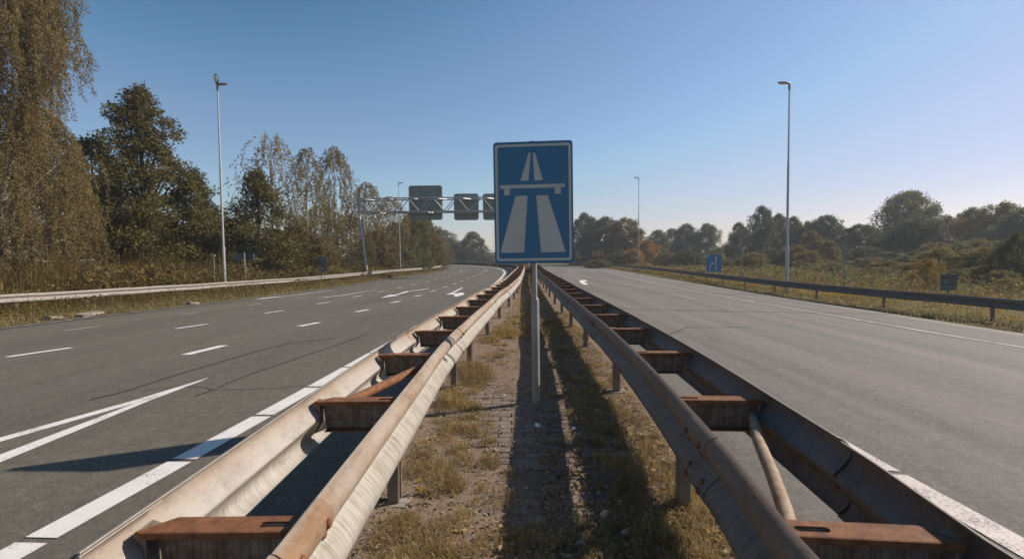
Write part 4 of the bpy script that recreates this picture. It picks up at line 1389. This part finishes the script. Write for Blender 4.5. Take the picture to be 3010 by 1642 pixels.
# reusable crowns for the more distant trees: unit height 10, unit radius 3
PROTO = {}
def proto(key, prof, ncl, nl, ls, leaf, h0=.06, crad=.22):
    cr, ends = clump_crown(10, 5, prof, int(ncl * 3.6), int(nl * 3.6), ls * .86, rg, h0 * .4, .95, crad * .62)
    tb = trunk_bm(10, .2, [(e[0], e[1], e[2], max(.1, e[3] - .14)) for e in ends[::6]], rg)
    me = bpy.data.meshes.new("trunk"); tb.to_mesh(me); tb.free()
    cr.materials.append(LEAF[leaf]); me.materials.append(M['bark'])
    PROTO[key] = (cr, me)
proto('g1', P_ROUND, 60, 8000, .30, 'green'); proto('g2', P_TALL, 60, 8000, .30, 'green'); proto('d1', P_ROUND, 70, 10000, .28, 'dark', .03)
proto('d2', P_TALL, 60, 8000, .30, 'dark'); proto('b1', P_ROUND, 60, 8000, .30, 'brown', .03); proto('o1', P_BUSH, 45, 6000, .32, 'orange', .02)
proto('s1', P_BUSH, 40, 5500, .34, 'shrub', .02); proto('s2', P_BUSH, 36, 4000, .36, 'shrub', .02, .26); proto('s3', P_BUSH, 40, 5000, .34, 'dark', .02)
proto('y1', P_BUSH, 36, 2600, .36, 'gold', .02, .26)
def far(key, label, px, top, Y, R, group=GR, cat="tree", name="broadleaf_tree", hor=None):
    x = pix(px, Y)
    z = float(ground_z(x, Y))
    hor = 756 - (px - 1505) * .0105
    ztop = 1.5 + (hor - top) / 1460 * Y
    H = (ztop - z) * (1.06 if cat == 'tree' else 1.08)
    R *= 1.18
    cr, tm = PROTO[key]
    root = thing(name, (x, Y, z), label, cat, group)
    for nm, me in (("trunk", tm), ("crown", cr)):
        o = bpy.data.objects.new(nm, me)
        o.parent = root
        COL.objects.link(o)
    root.rotation_euler = (0, 0, random.uniform(0, 6.28))
    root.scale = (R / 5, R / 5, H / 10)
    return root
far('g2', "green tree just right of the lamp by the biggest panel", 1212, 640, 76, 3.0, GL)
far('b1', "olive round tree below the biggest gantry panel", 1252, 655, 84, 3.0, GL)
far('g1', "last sloping tree of the left row near the far curve", 1295, 684, 190, 8.0, GL)
far('b1', "low brown tree at the end of the left row behind the curve", 1278, 705, 110, 3.4, GL)
far('s3', "left and lower of two bushes beyond the curve", 1338, 728, 170, 3.6, "bushes beyond the curve", "bush", "bush")
far('g2', "right and taller of two bushes beyond the curve", 1392, 690, 172, 4.4, "bushes beyond the curve", "bush", "bush")
far('s1', "olive hedge bush under the far wall beside the blue sign", 1440, 752, 168, 4.5, "bushes beyond the curve", "bush", "bush")
far('d2', "dark tree directly right of the blue motorway sign", 1718, 640, 125, 4.4)
far('d1', "dark round tree behind the orange PARK letters", 1780, 650, 122, 4.4)
far('b1', "brown autumn tree between the PARK letters and the distant lamp", 1838, 652, 116, 4.2)
far('o1', "orange bush at the foot of the distant slim lamp", 1902, 712, 105, 2.4, cat="bush", name="bush")
far('o1', "smaller orange bush left of the distant slim lamp", 1862, 735, 100, 2.0, cat="bush", name="bush")
far('g1', "pale green round tree just right of the orange bush", 1935, 684, 132, 3.2)
far('g2', "pale green narrow tree second right of the orange bush", 1975, 680, 136, 2.8)
far('d1', "green tree with two humps left of the open sky gap", 2018, 668, 125, 3.0)
far('g1', "green domed tree at the left edge of the open sky gap", 2078, 667, 124, 3.1)
far('s1', "low scrub mound under the open sky gap", 2125, 732, 150, 4.0, cat="bush", name="bush")
far('g2', "airy green tree at the right edge of the open sky gap", 2172, 664, 100, 2.2)
far('d2', "tall upright dark tree left of the tall right lamp", 2238, 621, 95, 2.9)
far('d1', "dark tree directly behind the tall right lamp", 2288, 642, 100, 2.6)
far('g2', "green tree just right of the tall right lamp", 2332, 648, 96, 2.3)
far('d2', "small green tree second right of the tall right lamp", 2372, 662, 95, 2.2)
far('d1', "dark spreading tree above the two round yellowish bushes", 2428, 646, 86, 3.1)
far('s1', "round yellowish bush, left and taller of a pair", 2388, 690, 70, 1.7, cat="bush", name="bush")
far('s1', "round yellowish bush, right and lower of a pair", 2436, 714, 66, 1.3, cat="bush", name="bush")
far('d1', "dark wide tree behind the taller T topped mast", 2528, 670, 76, 3.0)
far('g1', "large domed tree standing highest on the right", 2668, 581, 88, 5.0)
far('d1', "broad dark tree in front of the large domed tree", 2690, 648, 68, 3.6)
far('b1', "reddish brown tree right of the large domed tree", 2795, 648, 74, 3.0)
far('d2', "green tree rising behind the reddish brown tree", 2852, 626, 80, 2.8)
far('b1', "brown tall tree near the right frame edge", 2935, 612, 70, 3.4)
far('d1', "dark tree cut off by the right frame edge", 3015, 628, 62, 3.4)
far('s3', "dark low bush left of the broad dark tree", 2598, 712, 72, 2.6, cat="bush", name="bush")
far('s1', "scrub bush behind the small green tree by the right lamp", 2340, 728, 62, 2.0, cat="bush", name="bush")
far('s3', "dark bush behind the foot of the tall right lamp", 2260, 735, 66, 2.6, cat="bush", name="bush")
far('s2', "grey green bush right of the short T topped mast", 2215, 748, 58, 1.8, cat="bush", name="bush")
far('s3', "dark bush left of the blue lane sign", 2020, 742, 80, 2.6, cat="bush", name="bush")
far('s1', "olive bush right of the orange bush foot", 1965, 748, 85, 2.4, cat="bush", name="bush")
far('s1', "olive bush below the PARK letters", 1760, 764, 92, 2.2, cat="bush", name="bush")
far('s3', "dark bush between the PARK letters and the orange bush", 1822, 742, 104, 2.8, cat="bush", name="bush")
far('s2', "light shrub above the blue lane sign", 2105, 752, 70, 1.8, cat="bush", name="bush")
# understorey below the left trees
for key, px, top, Y, R_, lab in (('s3', 245, 655, 34, 1.9, "dark undergrowth bush at the right foot of the lower drooping birch"), ('s3', 335, 668, 35, 2.0, "dark undergrowth bush left of the tallest alder's trunk"),
        ('b1', 430, 675, 34, 1.9, "brown undergrowth bush under the tallest alder"), ('s3', 520, 672, 36, 2.0, "dark undergrowth bush right of the tallest alder's trunk"),
        ('b1', 610, 690, 37, 1.8, "brown undergrowth bush just left of the left lamp pole"), ('s3', 700, 690, 38, 2.0, "dark undergrowth bush behind the two small dark boards"),
        ('b1', 830, 690, 46, 2.2, "brown undergrowth bush left of the upright dark board"), ('b1', 905, 700, 46, 2.2, "brown undergrowth bush behind the upright dark board"),
        ('b1', 1110, 690, 66, 2.6, "brown undergrowth bush between the gantry leg and the next lamp"), ('g1', 1165, 670, 72, 2.8, "olive undergrowth bush behind the lamp left of the biggest panel")):
    far(key, lab, px, top, Y, R_, "undergrowth below the left trees", "bush", "bush")
# nearer shrubs on the right verge
for key, px, top, Y, R, lab in (
        ('s1', 2610, 770, 42, 1.5, "olive shrub left of the golden leaved shrub"), ('y1', 2725, 768, 27, .75, "golden leaved shrub beside the distance plate"),
        ('s2', 2760, 735, 40, 1.6, "loose shrub behind the distance plate"), ('s1', 2850, 745, 36, 1.6, "olive shrub right of the distance plate"),
        ('s2', 2905, 735, 34, 1.4, "tall loose shrub between the distance plate and the frame edge"), ('s3', 2992, 700, 30, 1.2, "dark leafy shrub at the right frame edge"),
        ('y1', 2965, 820, 26, .6, "low golden shrub near the right frame edge"), ('s1', 2520, 790, 50, 1.7, "low olive shrub behind the taller T topped mast"),
        ('s2', 2445, 775, 48, 1.4, "low brown shrub left of the taller T topped mast"), ('s2', 2660, 775, 46, 1.4, "loose low shrub in front of the broad dark tree"),
        ('s1', 2395, 785, 52, 1.4, "low scrub right of the tall right lamp foot"), ('s2', 2150, 785, 55, 1.3, "low scrub between the lane sign and the short mast"),
        ('y1', 1890, 772, 80, 1.2, "yellowish shrub at the foot of the orange bush"), ('s3', 2945, 775, 32, 1.2, "dark low shrub left of the frame edge shrub")):
    far(key, lab, px, top, Y, R, "shrubs in the right verge", "shrub", "shrub")
# layered scrub between the verge grass and the trees
SCRUB = [(2560, 760, 55, 2.0, 's1'), (2630, 742, 58, 2.2, 's3'), (2700, 745, 52, 2.0, 'g1'), (2750, 722, 55, 2.2, 's1'), (2815, 725, 50, 2.0, 'g2'), (2870, 712, 52, 2.2, 's1'), (2925, 720, 46, 1.8, 'g1'), (2975, 735, 42, 1.8, 's1'),
         (2490, 768, 60, 1.8, 'g1'), (2420, 765, 62, 1.8, 's1'), (2350, 768, 60, 1.7, 's2'), (2290, 765, 64, 1.8, 'g1'), (2230, 768, 66, 1.8, 's1'), (2170, 764, 70, 2.0, 'g1'), (2110, 762, 76, 2.0, 's1'), (2045, 762, 82, 2.2, 's2'),
         (1990, 760, 88, 2.4, 'g1'), (1930, 764, 92, 2.2, 's1'), (2590, 788, 40, 1.3, 's2'), (2680, 798, 36, 1.2, 's1'), (2830, 792, 33, 1.1, 'g2'), (2890, 788, 31, 1.0, 's1'), (2945, 800, 28, .8, 's2'), (2540, 730, 66, 2.4, 'd1')]
SIZE = {'s1': 'olive', 's2': 'loose pale', 's3': 'dark', 'g1': 'green', 'g2': 'tall green', 'd1': 'dark green'}
for px, top, Y, R_, key in SCRUB:
    side_ = "far" if Y > 60 else ("near" if Y < 45 else "middle")
    anchor = min(((2305, "the tall right lamp"), (2095, "the blue lane sign"), (2483, "the taller T topped mast"), (2790, "the distance plate"), (2178, "the short T topped mast"), (1880, "the distant slim lamp"), (2665, "the large domed tree"), (3005, "the right frame edge")), key=lambda a: abs(a[0] - px))
    rel = "left of" if px < anchor[0] - 12 else ("right of" if px > anchor[0] + 12 else "straight below")
    far(key, f"{SIZE[key]} scrub bush in the {side_} scrub row {rel} {anchor[1]}", px, top, Y, R_, "scrub bushes in the right verge", "bush", "bush")
# far tree line closing the gaps
for i, (px, top, Y, R) in enumerate(((1560, 728, 260, 11), (1640, 725, 265, 11), (1480, 742, 255, 10), (2110, 738, 240, 11), (2160, 735, 235, 10), (1380, 744, 265, 12))):
    far('g1', ["far low treetops hidden behind the left half of the blue sign", "far low treetops hidden behind the right half of the blue sign", "far low treetops left of the blue sign",
               "far pale trees in the open sky gap", "far pale trees right of the open sky gap", "far pale trees behind the two bushes"][i], px, top, Y, R, "far treetops")

# ------------------------------------------------------------------ weeds, grass, leaves
def scatter(n, xf, yf, rng):
    return xf(n), yf(n)
def weeds(name, n, xa, xb, ya, yb, hmin, hmax, wid, mat, lean=.35, dens=None, hbias=None, seed=1):
    rng = np.random.default_rng(seed)
    # more plants near the camera: sample depth with a bias
    y = ya + (yb - ya) * rng.uniform(0, 1, n) ** 1.5
    x = xa(y) + (xb(y) - xa(y)) * rng.uniform(0, 1, n)
    m = hnoise(x * .45, y * .3, seed + 30) * .6 + hnoise(x * 1.6, y * 1.1, seed + 31) * .4
    keep = rng.uniform(-1, 1, n) < (m + .35)
    x, y, m = x[keep], y[keep], m[keep]
    h = (hmin + (hmax - hmin) * rng.uniform(0, 1, len(x)) ** 1.4) * (1 + .45 * m)
    if hbias is not None: h = h * hbias(x, y)
    w = wid * (.7 + .6 * rng.uniform(0, 1, len(x))) * np.clip(y / 25, .8, 2.2)
    b = np.stack([x, y, ground_z(x, y) - .02], 1)
    me = blades_mesh(name, b, h, np.abs(rng.normal(0, lean, len(x))), w, rng)
    return tag(obj(name, me, mat), kind="stuff")

def leafy_band(name, n, xa, xb, ya, yb, zmax, ls, mat, seed):
    rng = np.random.default_rng(seed)
    y = ya + (yb - ya) * rng.uniform(0, 1, n) ** 1.3
    x = xa(y) + (xb(y) - xa(y)) * rng.uniform(0, 1, n)
    m = hnoise(x * .5, y * .4, seed + 50)
    top = zmax * (.62 + .38 * m)
    z = ground_z(x, y) + top * rng.uniform(.05, 1, n) ** .8
    l = ls * rng.uniform(.5, 1.5, n) * np.clip(y / 28, .8, 2)
    d = rng.normal(size=(n, 3)) + np.array([0, 0, .4])
    return tag(obj(name, leaf_mesh(name, leaf_quads(np.stack([x, y, z], 1), d, l, l * rng.uniform(.25, .6, n), rng)), mat), kind="stuff")
# left verge: low growth in front of the rail, tall weeds behind it
weeds("verge_grass", 30000, lambda y: EL(y) - 3.3, lambda y: EL(y) + .05, 8, 88, .05, .30, .022, LEAF['tuft'], .9, seed=2)
rail_lx = lambda y: np.interp(y, [0, 8, 14, 21, 27, 38, 56, 75, 81.5], [-18.2, -18.1, -17.9, -17.35, -16.7, -16.1, -15.0, -13.2, -12.1])
weeds("tall_weeds", 46000, lambda y: rail_lx(y) - 12, lambda y: rail_lx(y) - .35, 13, 82, .6, 2.2, .030, LEAF['weed'], .5, seed=3, hbias=lambda x, y: .5 + .75 * np.clip((rail_lx(y) - x) / 4, 0, 1))
weeds("weed_clumps", 9000, lambda y: rail_lx(y) - .3, lambda y: rail_lx(y) + 1.2, 12, 80, .25, .7, .03, LEAF['weed'], .8, seed=4)
leafy_band("weed_leaves", 52000, lambda y: rail_lx(y) - 12, lambda y: rail_lx(y) - .4, 14, 82, 2.1, .13, LEAF['shrub'], 6)
leafy_band("low_herbs", 26000, lambda y: rail_lx(y) + .1, lambda y: EL(y) - .25, 11, 86, .42, .09, LEAF['shrub'], 8)
leafy_band("rusty_herbs", 9000, lambda y: rail_lx(y) - .6, lambda y: rail_lx(y) + 1.6, 12, 84, .62, .10, LEAF['brown'], 9)
leafy_band("reed_leaves", 12000, lambda y: rail_lx(y) - 9, lambda y: rail_lx(y) - 1.5, 18, 30, 2.2, .30, LEAF['weed'], 7)
# right verge
rail_rx = lambda y: np.interp(y, [0, 6, 14.4, 19, 24, 33, 46.5, 61, 89, 108, 122], [15.2, 15.0, 14.75, 14.35, 14.2, 14.7, 15.9, 16.9, 18.0, 17.4, 15])
weeds("verge_grass", 30000, lambda y: ER(y) - .02, lambda y: rail_rx(y) + 1.3, 6, 110, .04, .2, .024, LEAF['tuft'], .9, seed=12)
leafy_band("low_herbs", 14000, lambda y: ER(y) + .1, lambda y: rail_rx(y) + 1.0, 7, 100, .34, .07, LEAF['shrub'], 17)
weeds("verge_grass", 42000, lambda y: rail_rx(y) + .6, lambda y: rail_rx(y) + 9, 8, 110, .10, .36, .026, LEAF['grass'], .8, seed=13)
weeds("dry_weeds", 34000, lambda y: rail_rx(y) + 3.5, lambda y: rail_rx(y) + 45, 22, 100, .25, .85, .028, LEAF['weedr'], .6, seed=14)
leafy_band("weed_leaves", 60000, lambda y: rail_rx(y) + 3.5, lambda y: rail_rx(y) + 48, 22, 100, .95, .14, LEAF['shrub'], 15)
leafy_band("green_herbs", 26000, lambda y: rail_rx(y) + 6, lambda y: rail_rx(y) + 50, 26, 100, 1.2, .16, LEAF['green'], 16)
# grass in the far half of the median
def between(f):
    return lambda y: XL(y) + .5 + f * (XR(y) - XL(y) - 1.0)
leafy_band("shade_band_scrub", 16000, lambda y: XL(y) + .7, lambda y: XL(y) + 2.1, 60, 136, 1.0, .16, LEAF['dark'], 22)  # dark scrub added to thicken the barrier's shaded band along the bend
weeds("median_weeds", 16000, between(0.), between(1.), 46, 135, .25, .75, .03, LEAF['weed'], .5, seed=21)
weeds("median_grass", 16000, between(0.), between(1.), 9, 118, .04, .20, .018, LEAF['grass'], .5, seed=20)

# tufts on the near median
def tufts(name, spots, mat, seed, wid=.0030):
    rng = np.random.default_rng(seed)
    B, Hs, W = [], [], []
    for x, y, r, h, n in spots:
        n = int(n * 1.7)
        a, q = rng.uniform(0, 2 * np.pi, n), np.sqrt(rng.uniform(0, 1, n)) * r
        B.append(np.stack([x + q * np.cos(a), y + q * np.sin(a) * 1.2, np.full(n, .012)], 1))
        Hs.append(h * rng.uniform(.35, 1.1, n) * (1.1 - .5 * q / r))
        W.append(np.full(n, wid) * rng.uniform(.7, 1.6, n) * max(1., y / 5))
    B, Hs, W = np.concatenate(B), np.concatenate(Hs), np.concatenate(W)
    me = blades_mesh(name, B, Hs, np.abs(rng.normal(.55, .4, len(B))), W, rng)
    return tag(obj(name, me, mat), kind="stuff")
SPOT = [(-.53, 6.4, .26, .24, 420), (-.42, 6.0, .22, .20, 300), (-.63, 5.1, .17, .17, 300), (-.45, 4.9, .14, .10, 160), (-.52, 3.35, .13, .15, 260), (-.42, 3.15, .12, .13, 200), (-.64, 2.62, .12, .15, 240), (-.5, 2.45, .1, .11, 160),
        (-.4, 8.6, .2, .2, 220), (-.3, 4.2, .16, .09, 180), (-.18, 3.5, .1, .12, 150), (-.2, 3.9, .08, .10, 110), (-.55, 2.3, .14, .12, 220), (-.2, 2.45, .06, .08, 70), (-.3, 7.4, .25, .14, 220), (-.15, 9.6, .3, .2, 260)]
rr = random.Random(3)
for i in range(150):      # thick growth along both rails and across the very foreground
    q = rr.random()
    if q < .45: SPOT.append((.62 + .5 * rr.random(), 2.3 + 3.6 * rr.random() ** 1.3, rr.uniform(.05, .13), rr.uniform(.05, .13), int(rr.uniform(50, 110))))
    elif q < .75: SPOT.append((-.32 - .42 * rr.random(), 2.25 + 4 * rr.random(), rr.uniform(.04, .12), rr.uniform(.05, .14), int(rr.uniform(40, 100))))
    else: SPOT.append((-.5 + 1.4 * rr.random(), 2.15 + .5 * rr.random(), rr.uniform(.05, .12), rr.uniform(.04, .11), int(rr.uniform(40, 90))))
for i in range(420):
    y = 2.3 + 11 * rr.random() ** 1.4
    u = rr.random()
    if rr.random() < .62:
        x = float(XR(y)) - .20 - abs(rr.gauss(0, .38))           # the right rail side is the grassiest
    else:
        x = float(XL(y)) + .28 + (float(XR(y) - XL(y)) - .6) * u
    if 2.7 < y < 4.6 and -.25 < x < .62 and rr.random() < .8: continue      # tufts thinned so the sunlit strip between the rail shadows shows
    SPOT.append((x, y, rr.uniform(.04, .13), rr.uniform(.04, .13), int(rr.uniform(30, 90))))
tufts("grass_tufts", SPOT, LEAF['tuft'], 31)
tufts("green_tufts", [(x + rr.gauss(0, .1), y + rr.gauss(0, .1), r * .7, h * .8, n // 3) for x, y, r, h, n in SPOT[::3]], LEAF['grass'], 32)
# dead leaves, stalks and crumbs
def leaf_litter(name, n, mat, ls, seed, zr=.02):
    rng = np.random.default_rng(seed)
    y = 2.1 + 9 * rng.uniform(0, 1, n) ** 1.7
    u = rng.uniform(0, 1, n)
    u = np.where(rng.uniform(0, 1, n) < .5, u, .55 + .45 * u)
    x = XL(y) + .06 + u * (XR(y) - XL(y) - .26)
    m = hnoise(x * 2.2, y * 1.6, seed)
    k = rng.uniform(-.9, 1, n) < m + .25
    x, y = x[k], y[k]
    z = np.maximum(soil_h(x, y), .018) + rng.uniform(.001, zr, len(x))
    l = ls * rng.uniform(.5, 1.6, len(x))
    a = rng.uniform(0, 2 * np.pi, len(x))
    d = np.stack([np.cos(a), np.sin(a), rng.normal(0, .25, len(x))], 1)
    c = np.stack([x, y, z], 1)
    s = unit(np.cross(d, np.array([0, 0, 1.]) + rng.normal(0, .45, (len(x), 3))))
    w = l * rng.uniform(.15, .7, len(x))
    d = unit(d)
    v = np.stack([c - d * l[:, None] / 2, c + s * w[:, None] / 2, c + d * l[:, None] / 2, c - s * w[:, None] / 2], 1).reshape(-1, 3)
    return tag(obj(name, leaf_mesh(name, v), mat), kind="stuff")
leaf_litter("dead_leaves", 9000, LEAF['litter'], .022, 41)
leaf_litter("russet_leaves", 6500, LEAF['russet'], .024, 44)
leaf_litter("dry_straw", 16000, LEAF['tuft'], .034, 42, .03)
leaf_litter("brown_crumbs", 16000, LEAF['brown'], .014, 43, .012)

# yellow flowering stalk among the dry grass left of the sign
rs = np.random.default_rng(77)
fp = thing("yellow_flower", (-.585, 3.03, .01), "thin stalk with small yellow flowers beside the left rail in the foreground", "plant")
bm = bmesh.new(); tube(bm, [(-.585, 3.03, .01), (-.59, 3.02, .07), (-.575, 3.025, .14)], [.0035, .003, .002], 6)
bm_obj("stem", bm, LEAF['grass'], fp)
tt = rs.uniform(.035, .145, 26)
cc = np.stack([-.585 + rs.normal(0, .009, 26), 3.025 + rs.normal(0, .009, 26), tt], 1)
obj("petals", leaf_mesh("petals", leaf_quads(cc, rs.normal(size=(26, 3)), rs.uniform(.014, .026, 26), .012, rs)), LEAF['petal'], fp)

# loose litter, each scrap a thing of its own
def scrap(x, y, s, mat, label, seed):
    rng = random.Random(seed)
    bm = bmesh.new()
    bmesh.ops.create_icosphere(bm, subdivisions=2, radius=1)
    for v in bm.verts:
        v.co *= 1 + rng.uniform(-.35, .35)
        v.co.z *= .35
    o = bm_obj("litter_scrap", bm, mat, None, (x, y, .022 + s * .25), (rng.uniform(-.2, .2), rng.uniform(-.2, .2), rng.uniform(0, 6)))
    o.scale = (s, s * .6, s)
    return tag(o, label, "litter", "litter on the median")
for i, (x, y, s, m, lab) in enumerate((
        (.21, 4.29, .035, 'paper', "white scrap in the shade just in front of the sign pole"), (.52, 4.19, .035, 'paper_b', "bluish scrap right of the shaded white scrap"),
        (-.57, 2.57, .022, 'paper', "white scrap at the bottom edge near the rusty rail"), (-.50, 2.49, .022, 'paper_b', "crumpled pale scrap at the bottom edge in dry grass"),
        (.51, 2.78, .036, 'paper_y', "yellowish foam lump in the shade near the bottom"), (.59, 2.59, .03, 'paper_b', "pale flat scrap right below the foam lump"),
        (.34, 2.50, .024, 'paper_b', "bluish scrap at the bottom edge in the shade"), (-.82, 5.08, .03, 'paper', "white scrap at the foot of the left guardrail"),
        (-.1, 5.28, .02, 'paper', "small white scrap left of the sign pole foot"), (.03, 11.19, .05, 'paper', "white scrap far along the median left of the pole"),
        (.92, 3.4, .028, 'paper', "whitish scrap in the grass under the right guardrail"), (.82, 5.57, .022, 'paper', "small pale scrap near the right guardrail post"))):
    scrap(x, y, s, M[m], lab, i)

# ------------------------------------------------------------------ thin autumn haze
HAZE = 0.0007
bm = bmesh.new()
box(bm, (0, 600, 9.5), (2000, 1840, 27))
hz_o = bm_obj("haze", bm, None)
hm = bpy.data.materials.new("haze"); hm.use_nodes = True
hm.node_tree.nodes.clear()
hv = hm.node_tree.nodes.new("ShaderNodeVolumePrincipled")
hv.inputs['Color'].default_value = (.86, .90, .97, 1)
hv.inputs['Density'].default_value = HAZE
hv.inputs['Anisotropy'].default_value = .3
ho = hm.node_tree.nodes.new("ShaderNodeOutputMaterial")
hm.node_tree.links.new(hv.outputs[0], ho.inputs['Volume'])
hz_o.data.materials.append(hm)
tag(hz_o, kind="stuff")

print("objects", len(bpy.data.objects), "tris", sum(len(m.polygons) * 2 for m in bpy.data.meshes))
